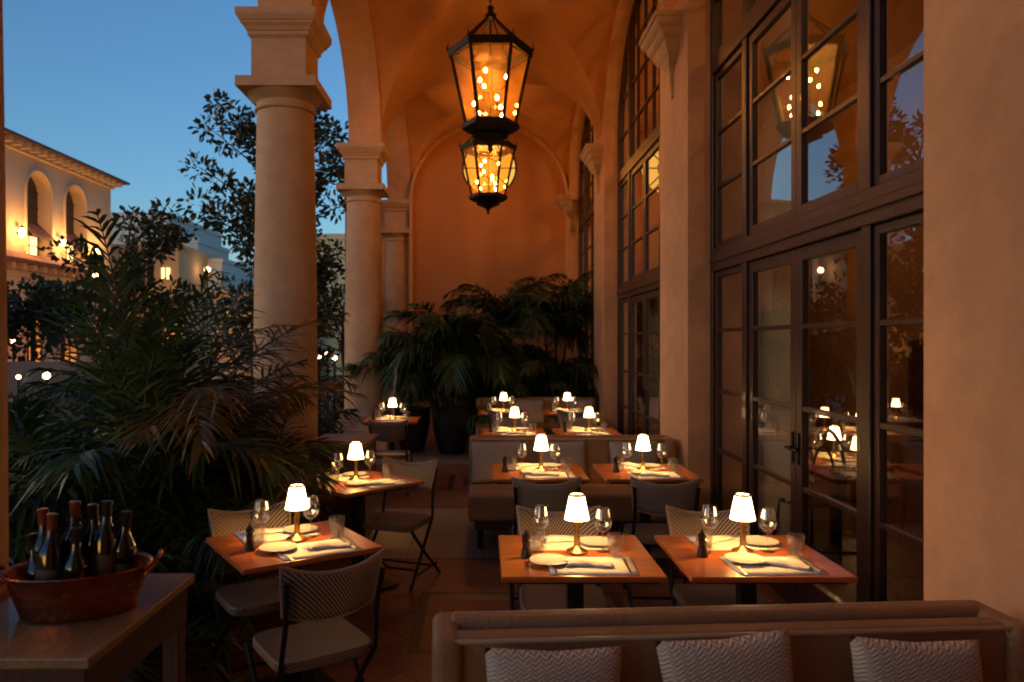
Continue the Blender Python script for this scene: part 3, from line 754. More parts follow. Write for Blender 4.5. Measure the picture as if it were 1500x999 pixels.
# bentwood chair indoors
t=thing('bentwood_chair','black bentwood chair standing just inside the glass door','chair',(2.66,5.92,0),R(10))
m=MB(); loop=[(.19*math.sin(a)*(1 if True else 1),0,.45+.33*(1-math.cos(a))*.98) for a in [math.pi*(-1+2*i/24) for i in range(25)]]
m.tube([(-.17,0,0),(-.17,0,.45)]+[( -.19*math.cos(math.pi*i/14)*(1+.12*math.sin(math.pi*i/14)),-.03,.60+.46*math.sin(math.pi*i/14)) for i in range(15)]+[(.17,0,.45),(.17,0,0)],.015,8); m.build('back_frame',M['black'],t,smooth=True)
m=MB(); m.tube([(-.09,-.01,.46)]+[(-.10*math.cos(math.pi*i/12),-.03,.62+.30*math.sin(math.pi*i/12)) for i in range(13)]+[(.09,-.01,.46)],.011,8); m.build('inner_loop',M['black'],t,smooth=True)
m=MB(); m.lathe([(.20,.435),(.205,.45),(.19,.462),(.0,.458)],(0,.19,0),seg=32); m.build('seat',M['redwood'],t,smooth=True)
for s in(-1,1):
    m=MB(); m.tube([(s*.14,.33,.44),(s*.19,.40,0)],.014,8); m.build('leg',M['black'],t,smooth=True)

# pendants added indoors, hidden from view, to brighten the room
for i,(x,y) in enumerate([(3.9,3.2),(3.9,8.0),(3.9,13.0)]):
    t=thing('added_pendant','round pendant added out of view to light the %s bay of the restaurant'%['near','middle','far'][i],'lamp',(x,y,0),0,'added pendants indoors')
    m=MB(); m.lathe([(.02,5.55),(.13,5.62),(.18,5.75),(.13,5.88),(.02,5.95)],seg=20); m.build('globe',M['smallglobe'],t,smooth=True)
    m=MB(); m.tube([(0,0,5.96),(0,0,6.6)],.01,6); m.build('rod',M['iron'],t)
    plight('added_pendant_glow',(x,y,5.3),80,(1,.46,.12),.12)

# ------------------------------------------------------------------ back-to-back banquettes
def rbox(m,x0,x1,y0,y1,z0,z1): m.bx(x0,x1,y0,y1,z0,z1)
def make_bench(L_=1.87):
    """local: x 0..L_, centre of the double back at y=0, front side (-y) faces the camera"""
    t=thing('banquette','x','banquette')
    m=MB(); m.bx(.05,L_-.05,-.72,.72,.16,.24); m.build('plinth',M['redwood'],t,bevel=.01)
    for s in(-1,1):
        m=MB(); a,b=(-.76,-.10) if s<0 else (.10,.76); m.bx(.0,L_,a,b,.24,.47); m.build('seat',M['leather'],t,smooth=True,bevel=.035,seg=4)
        m=MB(); a,b=(-.115,-.012) if s<0 else (.012,.105); m.bx(.045,L_-.045,a,b,.45,.850 if s<0 else .862); m.build('backrest',M['leather'],t,smooth=True,bevel=.030,seg=4)
        p=MB(); zz=.842; yy=-.128 if s<0 else .118; p.tube([(.05,yy*.94,.5),(.05,yy*.94,zz),(.065,yy*.94,zz+.004),(L_-.065,yy*.94,zz+.004),(L_-.05,yy*.94,zz),(L_-.05,yy*.94,.5)],.008,6); p.build('piping',M['piping'],t,smooth=True)
        for i in range(5):
            for zz in(.70,):
                x=L_*(i+.5)/5; bmesh_=MB(); bmesh_.lathe([(.016,0),(.014,.005),(.006,.009),(.001,.010)],seg=12)
                ob_=bmesh_.build('button',M['leather'],t,smooth=True); ob_.location=(x,yy*.955-.0,zz); ob_.rotation_euler=(R(90) if s<0 else R(-90),0,0)
    for x0 in(-.005,L_-.085):
        m=MB(); m.bx(x0,x0+.09,-.15,.135,.24,.855); m.build('end_panel',M['leather'],t,smooth=True,bevel=.032,seg=4)
    for x in(.10,L_-.10):
        for y in(-.66,.66):
            m=MB(); m.box((x,y,.08),(.05,.05,.16)); m.build('leg',M['black'],t,bevel=.004,seg=1)
    return t
BN=make_bench(); 
for i,(x,y,rz,lb) in enumerate([(-.155,2.345,R(3.8),'tan leather back-to-back banquette at the bottom of the picture'),(-.125,6.99,0,'tan leather banquette between the second and third rows of tables'),(-.11,11.85,0,'dim leather banquette at the far end before the palms')]):
    o=BN if i==0 else dup(BN)
    o.location=(x,y,0); o.rotation_euler=(0,0,rz); o['label']=lb; o['group']='leather banquettes'
def pillow_mesh(w=.40,h=.34,t=.13):
    m=MB(); n=20; vs=[]; fs=[]
    for side in(1,-1):
        for j in range(n+1):
            for i in range(n+1):
                u=i/n*2-1; v=j/n*2-1
                pin=1-.07*(1-abs(u))*(abs(v)**3)-.0; pin2=1-.07*(1-abs(v))*(abs(u)**3)
                th=((1-u**4)*(1-v**4))**.55
                th*=1+.05*math.sin(u*5+v*3)
                vs.append((u*w/2*pin2*1.0,side*-t/2*th,v*h/2*pin))
    N2=(n+1)**2
    for s_ in(0,1):
        for j in range(n):
            for i in range(n):
                a=s_*N2+j*(n+1)+i; fs.append((a,a+1,a+n+2,a+n+1))
    m.add(vs,fs); return m
def pillow(loc,rz,tilt,roll,mt,label,s=1.0,first={}):
    if mt not in first:
        o=pillow_mesh().build('pillow',M[mt],smooth=True,angle=80)
        bm=bmesh.new(); bm.from_mesh(o.data); bmesh.ops.remove_doubles(bm,verts=bm.verts,dist=.0005); bmesh.ops.recalc_face_normals(bm,faces=bm.faces); bm.to_mesh(o.data); bm.free(); first[mt]=o
    else: o=first[mt].copy(); COL.objects.link(o)
    o.location=loc; o.rotation_euler=(tilt,roll,rz); o.scale=(s,1,s)
    tag(o,label,'pillow','pillows on the banquettes')
def pz(px,py,d): return at(px,py,d)
for px,d,roll,lb,py in [(811,2.17,R(1),'knitted beige pillow nearest the aisle on the front banquette',949),(1066,2.18,R(-4),'knitted beige pillow in the middle of the front banquette, leaning',931),(1338,2.21,R(3),'knitted beige pillow nearest the wall on the front banquette',936)]:
    p=at(px,py,d); pillow((p.x,d-.03,p.z-.165),R(4),R(-12),roll,'pillow',lb)
p_=[(.03,'plain pillow at the aisle end of the second banquette'),(.63,'plain pillow in the middle of the second banquette'),(1.28,'plain pillow at the wall end of the second banquette')]
for x,lb in p_: pillow((x+.08,6.76,.655),R(2),R(-14),0,'plainpillow',lb,1.12)
for x,lb in [(.72,'plain pillow on the far banquette between the two fourth-row tables'),(1.5,'plain pillow at the wall end of the far banquette')]: pillow((x,11.62,.66),0,R(-12),0,'plainpillow',lb,1.1)

# ------------------------------------------------------------------ wine table, copper tub, bottles
WT=.90
t=thing('console_table','pale topped console table holding the copper tub of wine','table',(-1.30,2.36,0))
m=MB(); m.bx(-.26,.255,-.37,.365,WT-.03,WT); m.build('tabletop',M['marble'],t,bevel=.005)
m=MB(); m.bx(-.24,.235,-.35,.345,WT-.16,WT-.03); m.build('apron',M['redwood'],t,bevel=.004,seg=1)
for x in(-.215,.20):
    for y in(-.325,.31):
        m=MB(); m.box((x,y,(WT-.16)/2),(.06,.06,WT-.16)); m.build('leg',M['redwood'],t,bevel=.004,seg=1)
tubc=Vector((-1.262,2.345,WT)); trz=R(17)
t=thing('copper_tub','oval copper wine tub with ring handles full of dark bottles','wine tub',tubc,trz)
m=MB(); 
TZ=.84
prof=[(.172,.001),(.183,.008),(.196,.05),(.214,.11),(.228,.155),(.240,.170),(.243,.174),(.240,.178),(.228,.172),(.222,.160),(.205,.10),(.19,.05),(.176,.012),(.0,.010)]
m.lathe([(r_,z_*TZ) for r_,z_ in prof],seg=64,sy=.66); m.build('bowl',M['copper'],t,smooth=True)
for s in(-1,1):
    m=MB(); m.tube([(s*.218,-.05,.115),(s*.245,-.05,.14),(s*.262,-.03,.165),(s*.266,0,.175),(s*.262,.03,.165),(s*.245,.05,.14),(s*.218,.05,.115)],.008,8); m.build('handle',M['copper'],t,smooth=True)
def make_bottle(fo,name='wine_bottle'):
    t=thing(name,'x','bottle')
    m=MB(); m.lathe([(.030,.0),(.0375,.004),(.0375,.19),(.034,.205),(.022,.228),(.0155,.245),(.0145,.30),(.016,.302),(.016,.308),(.013,.31)],seg=24); m.build('body',M['bottle'],t,smooth=True)
    m=MB(); m.lathe([(.0152,.250),(.0152,.300),(.0168,.303),(.0168,.311),(.012,.3125),(.001,.3125)],seg=20); m.build('foil',M[fo],t,smooth=True)
    m=MB(); m.lathe([(.0379,.06),(.0379,.15)],seg=24,caps=False); m.build('label',M['labelp'],t,smooth=True)
    return t
bA=make_bottle('foil'); bB=make_bottle('foil2')
ucount={'A':0,'B':0}
bots=[(62,745,2.33,'A',(-.10,.03),'wine bottle with orange foil, leftmost in the copper tub'),
 (77,752,2.29,'A',(.03,.03),'wine bottle with orange foil leaning beside the leftmost one'),
 (110,734,2.37,'A',(.0,.02),'wine bottle with orange foil standing highest in the tub'),
 (136,738,2.41,'B',(-.05,.0),'black foil wine bottle near the middle back of the tub'),
 (157,733,2.38,'B',(.04,.03),'black foil wine bottle right of the tub middle'),
 (186,748,2.41,'B',(.10,.0),'black foil wine bottle leaning at the right end of the tub'),
 (112,772,2.30,'B',(.02,.0),'short looking wine bottle at the front of the tub'),
 (45,782,2.32,'B',(-.20,.0),'wine bottle tilted over the left rim of the tub')]
for px,py,d,k,(tx_,ty_),lb in bots:
    src=bA if k=='A' else bB
    o=src if ucount[k]==0 else dup(src); ucount[k]+=1
    top=at(px,py,d); up=Vector((tx_,ty_,1)).normalized(); base=top-up*.312
    o.rotation_mode='QUATERNION'; o.rotation_quaternion=Vector((0,0,1)).rotation_difference(up); o.location=base; o['label']=lb; o['group']='wine bottles in the copper tub'
t.scale=(.89,.95,.95)
m=MB(); m.lathe([(.205,.098),(.15,.105),(.0,.107)],seg=48,sy=.66); 
ice=m.build('ice',mat('melting_ice',(.10,.10,.10),.15,bump=1.0,bscale=60,coat=.5),t)

# waiter cabinet
t=thing('service_cabinet','low dark wood service cabinet with pale top beyond the diamond-turned table','cabinet',(-1.20,6.50,0))
m=MB(); m.bx(-.25,.24,-.35,.35,.87,.90); m.build('top',M['marble'],t,bevel=.004)
m=MB(); m.bx(-.235,.225,-.33,.335,.06,.868); m.build('body',M['redwood'],t,bevel=.004)
for x in(-.116,.106):
    m=MB(); m.box((x,-.338,.46),(.205,.016,.74)); d=m.build('door',M['redwood'],t,bevel=.004); k=MB(); k.lathe([(.008,0),(.012,.012),(.001,.02)],seg=10); ko=k.build('knob',M['brass'],d); ko.location=(x+(.08 if x<0 else -.08),-.346,.5); ko.rotation_euler=(R(90),0,0)

# ------------------------------------------------------------------ palms and trees
def frond(m,base,az,el,L,droop,ll,nl,rnd,w=.016,st=None):
    pts=[];dirs=[]; p=Vector(base); n=16; e=el
    a=az
    for i in range(n+1):
        t=i/n; ee=e-droop*t**1.6; a2=a+rnd*.15*t
        d=Vector((math.cos(a2)*math.cos(ee),math.sin(a2)*math.cos(ee),math.sin(ee)))
        pts.append(p.copy()); dirs.append(d); p=p+d*(L/n)
    (st or m).tube(pts,[.009*(1-.8*i/n)+.0015 for i in range(n+1)],4)
    for k in range(nl):
        t=.20+.80*(k+.5)/nl; q=t*n; i=min(int(q),n-1); f=q-i
        P=pts[i].lerp(pts[i+1],f); D=dirs[i].lerp(dirs[i+1],f).normalized()
        side=D.cross(Vector((0,0,1))); side=side.normalized() if side.length>.05 else Vector((1,0,0)); up=side.cross(D)
        for s in(-1,1):
            if random.random()<.07: continue
            l=ll*(math.sin(math.pi*min(1,.18+.80*t))**.7)*random.uniform(.62,1.12)
            dv=(side*s*(.95-.45*t)+D*(.55+.5*t)+up*random.uniform(-.15,.45)+Vector((random.uniform(-.13,.13),random.uniform(-.13,.13),random.uniform(-.13,.13)))).normalized()
            bend=random.random()**1.5*1.4; g=Vector((0,0,-1)); prev=[]; pp=P; wv=(D-dv*D.dot(dv)).normalized()
            if wv.length<.1: wv=up
            wv=(wv+up*random.uniform(-.35,.35)).normalized()
            row=[]
            for j,(tt,ww) in enumerate([(0,.35),(.3,1.0),(.68,.75),(1,0.04)]):
                q2=P+dv*(l*tt)+g*(l*(.30+.35*bend)*tt*tt)
                row.append((q2-wv*w*ww,q2+wv*w*ww))
            vs=[v for r in row for v in r]
            m.add(vs,[(0,1,3,2),(2,3,5,4),(4,5,7,6)])
def palm(x,y,z0,h,nf,L,seed,label,mt='palm',pot=None,el=(35,82),ll=.42,nl=34,stems=3,azr=(0,360),w=.016,droop=(1.0,1.7),group='palms'):
    random.seed(seed)
    t=thing('palm_tree',label,'palm',(x,y,z0),0,group)
    m=MB(); stm=MB(); cnt=0
    bases=[]
    for s in range(stems):
        a=random.uniform(0,6.28); bx_,by_=random.uniform(.03,.12)*math.cos(a),random.uniform(.03,.12)*math.sin(a)
        hh=h*random.uniform(.7,1.05); tip=Vector((bx_*2.5,by_*2.5,hh)); base=Vector((bx_,by_,0))
        stm.tube([base,base.lerp(tip,.5)+Vector((random.uniform(-.02,.02),0,0)),tip],[.03,.024,.018],7); bases.append(tip)
    for i in range(nf):
        b=bases[i%stems]; az=R(random.uniform(*azr)); e=R(random.uniform(*el))
        frond(m,b-Vector((0,0,random.uniform(0,.1))),az,e,L*random.uniform(.75,1.1),random.uniform(*droop),ll,nl,random.uniform(-2,2),w,stm)
    m.build('crown',M[mt],t); stm.build('stem',M['stem'],t,smooth=True)
    return t
def pot(x,y,r,h,label):
    t=thing('plant_pot',label,'pot',(x,y,0),0,'black pots under the far palms')
    m=MB(); m.lathe([(r*.62,0),(r*.66,.02),(r*.9,h*.45),(r,h*.8),(r*.99,h*.93),(r*1.03,h*.96),(r*1.03,h),(r*.9,h),(r*.88,h*.9)],seg=40,caps=False); m.build('body',M['pot'],t,smooth=True)
    m=MB(); m.lathe([(r*.9,h*.91),(.001,h*.92)],seg=30); m.build('soil',M['soil'],t)
    return t
# far palms
PW=[(-.50,11.75,.31,.76,'large round black pot standing in the aisle before the palms'),(-1.12,11.9,.28,.70,'black pot half hidden behind the lone far table'),(.45,13.3,.30,.70,'black pot behind the far banquette'),(1.30,13.2,.30,.70,'black pot beside the far wall pier')]
for x,y,r,h,lb in PW: pot(x,y,r,h,lb)
FP=dict(nl=52,w=.015,ll=.52)
palm(-.50,11.75,.68,.75,26,1.45,11,'bushy palm growing from the large black pot in the aisle',droop=(1.3,2.4),el=(30,88),**FP)
palm(-1.12,11.9,.62,.50,22,1.25,12,'lower palm left of the aisle pot, behind the far table',droop=(1.2,2.2),el=(25,85),**FP)
palm(.45,13.3,.62,1.35,26,1.55,13,'tall drooping palm in front of the end wall',droop=(1.5,2.6),el=(40,88),**FP)
palm(1.30,13.2,.62,1.35,26,1.50,14,'tall palm arching against the far window',droop=(1.5,2.5),el=(40,88),**FP)
palm(.90,12.7,0,1.0,24,1.35,15,'dense palm between the two tall far palms',droop=(1.2,2.3),el=(20,85),**FP)
palm(1.55,12.6,0,.8,20,1.1,16,'low palm hugging the far wall pier',droop=(1.1,2.1),el=(20,85),**FP)
palm(-.10,12.9,0,1.5,26,1.35,17,'palm filling the centre behind the aisle pot',droop=(1.4,2.5),el=(20,85),**FP)
palm(.35,12.6,0,.6,22,1.1,18,'low palm behind the middle of the far banquette',droop=(1.2,2.2),el=(15,85),**FP)
# near left palms, planted just outside the columns
G2='palms along the arcade edge'
palm(-2.22,4.85,-.1,.95,16,1.75,21,'big upright palm at the left, blades standing against the villa',el=(66,89),droop=(.25,.9),ll=.62,nl=30,w=.0125,group=G2)
palm(-2.35,5.2,-.1,1.0,11,1.6,22,'palm with warm lit fronds arching before the large column',mt='palm_warmlit',el=(30,70),droop=(.8,1.4),ll=.50,nl=36,azr=(-75,75),w=.0105,group=G2)
palm(-2.35,5.5,-.1,.9,20,1.45,23,'dark green palm behind the warm lit fronds',azr=(-30,250),el=(30,85),droop=(.8,1.6),w=.011,nl=40,ll=.50,group=G2)
palm(-2.1,6.5,-.0,.65,20,1.15,24,'dark palm below the large column',azr=(70,330),el=(25,80),droop=(.8,1.7),nl=38,ll=.45,w=.011,group=G2)
palm(-2.05,8.7,-.0,.65,18,1.15,25,'small dark palm between the large and middle columns',el=(25,85),droop=(.8,1.9),nl=36,ll=.45,w=.012,group=G2)
palm(-2.15,3.85,-.1,.40,18,1.05,26,'low spreading palm behind the wine table',el=(8,50),droop=(.5,1.3),nl=36,ll=.45,w=.011,group=G2)
palm(-1.82,4.6,-.0,.40,16,1.0,27,'low palm behind the slanted table',azr=(30,330),el=(20,70),droop=(.7,1.6),nl=34,ll=.44,w=.0105,group=G2)
palm(-2.9,5.6,-.1,.55,16,1.05,28,'outer palm beyond the big upright one',el=(20,70),droop=(.8,1.7),nl=34,ll=.46,w=.012,group=G2)
palm(-2.65,4.2,-.15,.1,16,1.0,29,'leftmost low palm at the picture edge',el=(10,52),droop=(.6,1.4),nl=34,ll=.44,w=.012,group=G2)
palm(-2.5,4.9,-.1,.80,20,1.45,33,'broad dark palm filling the middle of the left planting',el=(25,80),droop=(.9,1.7),ll=.56,nl=38,w=.016,group=G2)
palm(-2.35,5.9,-.1,.95,18,1.4,34,'broad dark palm directly before the large column',azr=(20,340),el=(35,80),droop=(1.0,1.8),ll=.52,nl=38,w=.015,group=G2)
palm(-2.0,4.3,-.1,.30,18,1.0,32,'dense low palm between the wine table and the slanted table',azr=(60,300),el=(15,65),droop=(.7,1.6),nl=36,ll=.42,w=.011,group=G2)
palm(-1.9,3.25,-.1,.15,14,.95,30,'low palm just behind the column and wine table',el=(8,50),droop=(.6,1.4),nl=34,ll=.42,w=.011,group=G2)
palm(-1.75,5.75,0,.5,16,1.1,31,'warm tinted palm beside the diamond-turned table',mt='palm_warmlit',azr=(60,300),el=(30,80),droop=(.8,1.6),nl=34,ll=.42,w=.010,group=G2)

def leaves(m,c,r,n,s,flat=1.0,asp=.45):
    for i in range(n):
        d=Vector((random.gauss(0,1),random.gauss(0,1),random.gauss(0,1)*flat)); d.normalize(); p=Vector(c)+Vector((d.x,d.y,d.z*.85))*r*random.uniform(.45,1.05)
        a=(d+Vector((random.uniform(-.8,.8),random.uniform(-.8,.8),random.uniform(-.5,.8)))).normalized(); b=a.orthogonal().normalized(); b=(Matrix.Rotation(random.uniform(0,6.28),3,a)@b)
        l=s*random.uniform(.7,1.2); w_=l*asp/2; c3=a.cross(b)*l*.08
        m.add([p,p+a*l*.35+b*w_+c3,p+a*l*.75+b*w_*.8+c3,p+a*l,p+a*l*.75-b*w_*.8+c3,p+a*l*.35-b*w_+c3],[(0,1,2,3),(0,3,4,5)])
def tree(x,y,z0,h,rad,seed,label,mt='magnolia',s=.16,nb=26,per=42,trunk=.07,low=.25,group=None,name='magnolia_tree',cr=.30):
    random.seed(seed); t=thing(name,label,'tree',(x,y,z0),0,group); m=MB(); tr=MB()
    top=Vector((0,0,h*.9)); tp=[Vector((0,0,0)),Vector((.05,0,h*.3)),Vector((-.04,.03,h*.6)),top]; tr.tube(tp,[trunk,trunk*.8,trunk*.5,trunk*.15],8)
    for i in range(nb):
        u=low+(1-low)*(i+.5)/nb; a=random.uniform(0,6.28); rr=rad*math.sin(math.pi*min(.95,.25+.7*(1-(u-low)/(1-low))))**.8*random.uniform(.45,1.1)
        b0=Vector((0,0,h*u*.85)); e=Vector((rr*math.cos(a),rr*math.sin(a),h*u+random.uniform(-.05,.25)*rr)); mid=b0.lerp(e,.5)+Vector((0,0,.06*rr))
        tr.tube([b0,mid,e],[trunk*.35,trunk*.22,trunk*.08],5)
        for q in(e,mid.lerp(e,.5)): leaves(m,q,cr*random.uniform(.6,1.1),per//2,s)
    m.build('crown',M[mt],t); tr.build('trunk',M['bark'],t,smooth=True); return t
tree(-3.55,13.2,-.15,6.0,1.45,41,'tall magnolia tree behind the large stone column',nb=80,per=130,s=.125,low=.12,cr=.27)
tree(-4.75,10.0,-.15,3.6,.85,42,'smaller magnolia tree in front of the villa',nb=36,per=80,s=.10,low=.42,cr=.19)
tree(-2.9,15.6,-.15,3.0,1.1,43,'broad dark shrub tree between the columns',nb=24,per=60,s=.13,low=.2,cr=.35)
for i,(px,d,top,r) in enumerate([(48,17,402,.62),(92,19,408,.55),(-30,16,405,.6)]):
    p=at(px,top,d); random.seed(50+i)
    t=thing('clipped_tree',['round clipped tree nearest the left edge of the picture','round clipped tree beside the small magnolia','x'][i],'tree',(p.x,d,-.15),0,'clipped trees along the street')
    if i==2: t['label']='round clipped tree cut off by the left column'
    m=MB(); zc=p.z+.15-r; 
    for k in range(3): leaves(m,(random.uniform(-.1,.1),0,zc-.55*k*r*1.0),r*(1.0+.1*k),420,.14,1,.6)
    m.build('crown',M['shrub'],t); k=MB(); k.tube([(0,0,0),(0,0,zc)],.05,7); k.build('trunk',M['bark'],t)
# low shrubs
random.seed(60)
shr=[(-5.6,9.3,.85),(-6.7,10.9,.9),(-7.4,12.3,.9),(-5.9,12.2,.85),(-2.9,4.8,.6),(-3.6,6.3,.7),(-2.6,6.9,.75),(-2.5,8.4,.7),(-3.6,8.8,.8),(-2.5,10.3,.8),(-3.7,11.5,.85),(-2.4,12.6,.9),(-5.2,8.0,.7),(-6.4,10.0,.7),(-4.6,6.0,.6)]
w_=['in front of the two garden lights','at the foot of the brighter garden light','against the low garden wall at far left','against the low garden wall behind the big palm','behind the big upright palm','left of the warm palm','under the large column','just past the large column','below the tall magnolia','between the large and middle columns','beyond the tall magnolia','beside the middle column','under the small magnolia','at the far left of the planting','at the left edge behind the low palm']
for i,(x,y,r) in enumerate(shr):
    m=MB()
    for k in range(7): leaves(m,(random.uniform(-.45,.45)*r,random.uniform(-.4,.4)*r,r*random.uniform(.35,.8)),r*.55,150,.11,1,.5)
    t=thing('shrub','dark leafy shrub '+w_[i],'shrub',(x,y,-.15),0,'shrubs outside the arcade'); m.build('foliage',M['shrub'],t)
    k=MB(); 
    for q in range(4): k.tube([(0,0,0),(random.uniform(-.3,.3)*r,random.uniform(-.3,.3)*r,r*.8)],.012,5)
    k.build('stem',M['bark'],t)

# ------------------------------------------------------------------ villa across the street
VXp=-20.0
t=thing('villa','peach villa with red tiled eaves, arched windows and lit sconces','building',(0,0,0))
w=MB(); centres=[23.6,26.8,30.0,33.75,36.8]; arched_wall(w,VXp-.75,VXp,centres,.88,.9,8.35,20,40.3,10.1,-.15,nseg=20)
# fill below sills
for c in centres: w.bx(VXp-.74,VXp-.003,c-.885,c+.885,-.15,5.55)
w.bx(VXp-12,VXp-.8,20,40.3,-.15,10.1)
w.add([(VXp-12,40.31,-.15),(VXp,40.31,-.15),(VXp,40.31,10.1),(VXp-12,40.31,10.1)],[(0,1,2,3)])
w.build('wall',M['villa'],t)
for c in centres:
    f=MB(); a=[(.98*math.cos(math.pi*i/20),8.35+1.0*math.sin(math.pi*i/20)) for i in range(21)]; f.tube([(VXp+.02,c+y,z) for y,z in [(.98,5.6)]+a+[(-.98,5.6)]],.07,6); f.build('arch_trim',M['villatrim'],t)
    g=MB(); g.add([(VXp-.55,c-.9,5.55),(VXp-.55,c+.9,5.55),(VXp-.55,c+.9,9.3),(VXp-.55,c-.9,9.3)],[(0,1,2,3)]); g.build('window',M['darkwin'],t)
    g=MB(); g.bx(VXp-.54,VXp-.50,c-.03,c+.03,6.5,9.25)
    for zz in(7.1,7.8,8.5): g.bx(VXp-.53,VXp-.505,c-.86,c+.86,zz-.02,zz+.02)
    g.build('window_bars',M['frame'],t)
    g=MB(); g.bx(VXp-.52,VXp-.50,c-.55,c+.75,5.6,6.45); g.build('lit_pane',M['litwin'],t)
    g=MB()
    for yy in(-.55,.1,.75): g.bx(VXp-.50,VXp-.46,c+yy-.03,c+yy+.03,5.6,6.5)
    g.bx(VXp-.50,VXp-.46,c-.6,c+.8,6.0,6.05); g.build('window_bars',M['frame'],t)
    g=MB(); g.add([(VXp-.45,c-.86,7.05),(VXp-.45,c+.86,7.05),(VXp+.25,c+.86,6.42),(VXp+.25,c-.86,6.42),(VXp+.25,c+.86,6.32),(VXp+.25,c-.86,6.32)],[(0,1,2,3),(3,2,4,5)]); g.build('awning',M['villared'],t)
g=MB(); g.loft([[(VXp-12.5,19,10.2),(VXp+.75,19,10.2),(VXp+.75,19,10.32),(VXp-6,19,12.0),(VXp-12.5,19,10.5)],[(VXp-12.5,40.9,10.2),(VXp+.75,40.9,10.2),(VXp+.75,40.9,10.32),(VXp-6,40.9,12.0),(VXp-12.5,40.9,10.5)]]); g.build('roof',M['rooftile'],t)
g=MB(); g.bx(VXp+.005,VXp+.18,20,40.35,9.85,10.19); y=20.3
while y<40.3: g.bx(VXp+.19,VXp+.62,y,y+.18,9.95,10.19); y+=.62
y=VXp-11
g.build('cornice',M['villatrim'],t)
g=MB(); g.add([(VXp,20,5.55),(VXp,40.4,5.55),(VXp+.9,40.4,5.15),(VXp+.9,20,5.15),(VXp+.9,40.4,5.0),(VXp+.9,20,5.0),(VXp,40.4,5.0),(VXp,20,5.0)],[(0,1,2,3),(3,2,4,5),(5,4,6,7)]); g.build('pent_roof',M['villared'],t)
g=MB(); g.bx(VXp+.006,VXp+.12,20,40.3,4.5,4.74); y=20.3
while y<40.3: g.bx(VXp+.01,VXp+.7,y,y+.2,4.75,4.99); y+=.75
g.build('lower_cornice',M['villatrim'],t)
g=MB(); g.bx(VXp-3.2,VXp-2.7,33.0,33.6,11.1,12.0); g.bx(VXp-3.3,VXp-2.6,32.9,33.7,12.0,12.15); g.build('chimney',M['rooftile'],t)
for i,y in enumerate([29.2,32.2,35.3,38.5]):
    s=thing('wall_sconce','glowing wall sconce on the villa, number %d from the near end'%(i+1) if False else ['glowing villa sconce beyond the left picture edge','glowing villa sconce left of the first arched window','glowing villa sconce between the two arched windows','glowing villa sconce near the far corner, behind leaves'][i],'lamp',(VXp+.1,y,6.35),0,'sconces on the villa')
    k=MB(); k.lathe([(.05,-.16),(.11,-.1),(.13,.12),(.05,.2)],(.12,0,0),seg=10); k.build('globe',M['sconce'],s); k=MB(); k.box((0,0,0),(.18,.1,.1)); k.lathe([(.14,.2),(.10,.25),(.02,.34)],(.12,0,0),seg=10); k.build('bracket',M['iron'],s)
    plight('sconce_glow',(VXp+.55,y,6.4),150,(1,.50,.14),.15)
# ground-floor warm windows of the villa
for i,(y,z0,z1,wd) in enumerate([(30.6,.6,3.0,1.2),(33.4,.6,3.0,1.0),(36.2,.6,3.2,1.4),(38.9,.6,3.0,1.0)]):
    k=MB(); k.bx(VXp+.01,VXp+.03,y-wd/2,y+wd/2,z0,z1); o=k.build('shop_window',emat('shop_glow_%d'%i,(1,.28,.06),[.7,1.2,.9,1.0][i]),t)
    k=MB()
    for yy in(-wd/2,0,wd/2): k.bx(VXp+.03,VXp+.08,y+yy-.05,y+yy+.05,z0,z1)
    k.build('shop_frame',M['frame'],t)
# other buildings
def simple(name,label,x0,x1,y0,y1,z1,m_,parapet=.25,wins=()):
    t=thing(name,label,'building'); k=MB(); k.bx(x0,x1,y0,y1,-.15,z1); k.build('wall',m_,t)
    k=MB(); k.bx(x0-.1,x1+.1,y0-.1,y1+.1,z1,z1+parapet); k.build('parapet',m_,t)
    for (wx,wz,ww,wh,mm) in wins:
        k=MB(); k.bx(wx-ww/2,wx+ww/2,y0-.06,y0-.01,wz-wh/2,wz+wh/2); k.build('window',mm,t)
        k=MB(); k.bx(wx-.05,wx+.05,y0-.10,y0-.06,wz-wh/2,wz+wh/2); k.bx(wx-ww/2-.1,wx+ww/2+.1,y0-.14,y0-.01,wz-wh/2-.15,wz-wh/2); k.build('window_frame',m_,t)
    return t
def X(px,d): return (px-VX)*d/F
def Z(py,d): return EYE+(VY-py)*d/F
simple('office_block','pale grey office block with a flat roof, farther and taller one',X(150,75),X(248,75),75,90,Z(320,75),M['whiteb'],.5)
k=simple('rooftop_block','pale block stepped in front of the taller office block',X(205,66),X(290,66),66,74,Z(357,66),M['whiteb'],.4,[(X(240,66),Z(385,66),2,1.2,M['darkwin'])])
simple('ochre_building','low ochre building beyond the villa, lit from below',X(160,47),X(262,47),47,60,Z(366,47),M['ochre'],.3,[(X(185,47),Z(400,47),.7,1.0,M['darkwin']),(X(215,47),Z(405,47),.9,1.3,M['darkwin']),(X(243,47),Z(402,47),.5,.7,M['litwin'])])
simple('corner_shop','low pale corner shop with a glowing red awning',X(262,52),X(325,52),52,62,Z(385,52),M['whiteb'],.25,[(X(285,52),Z(396,52),2.0,.7,M['redglow'])])
simple('pale_house','low pale green lit house between the columns',X(440,40),X(505,40),40,50,Z(352,40),mat('pale_green_wall',(.5,.52,.36),.85),.3)
simple('cream_annex','low cream building seen through the palms',X(300,36),X(450,36),37,45,Z(430,36),M['ochre'],.2,[(X(320,36),Z(470,36),1.0,1.6,M['darkwin']),(X(400,36),Z(470,36),1,1.5,M['darkwin'])])
plight('shop_glow',(X(270,50),49,Z(410,50)),160,(1,.45,.15),.2)
plight('street_glow',(X(225,44),44.5,1.2),380,(1,.48,.15),.4)
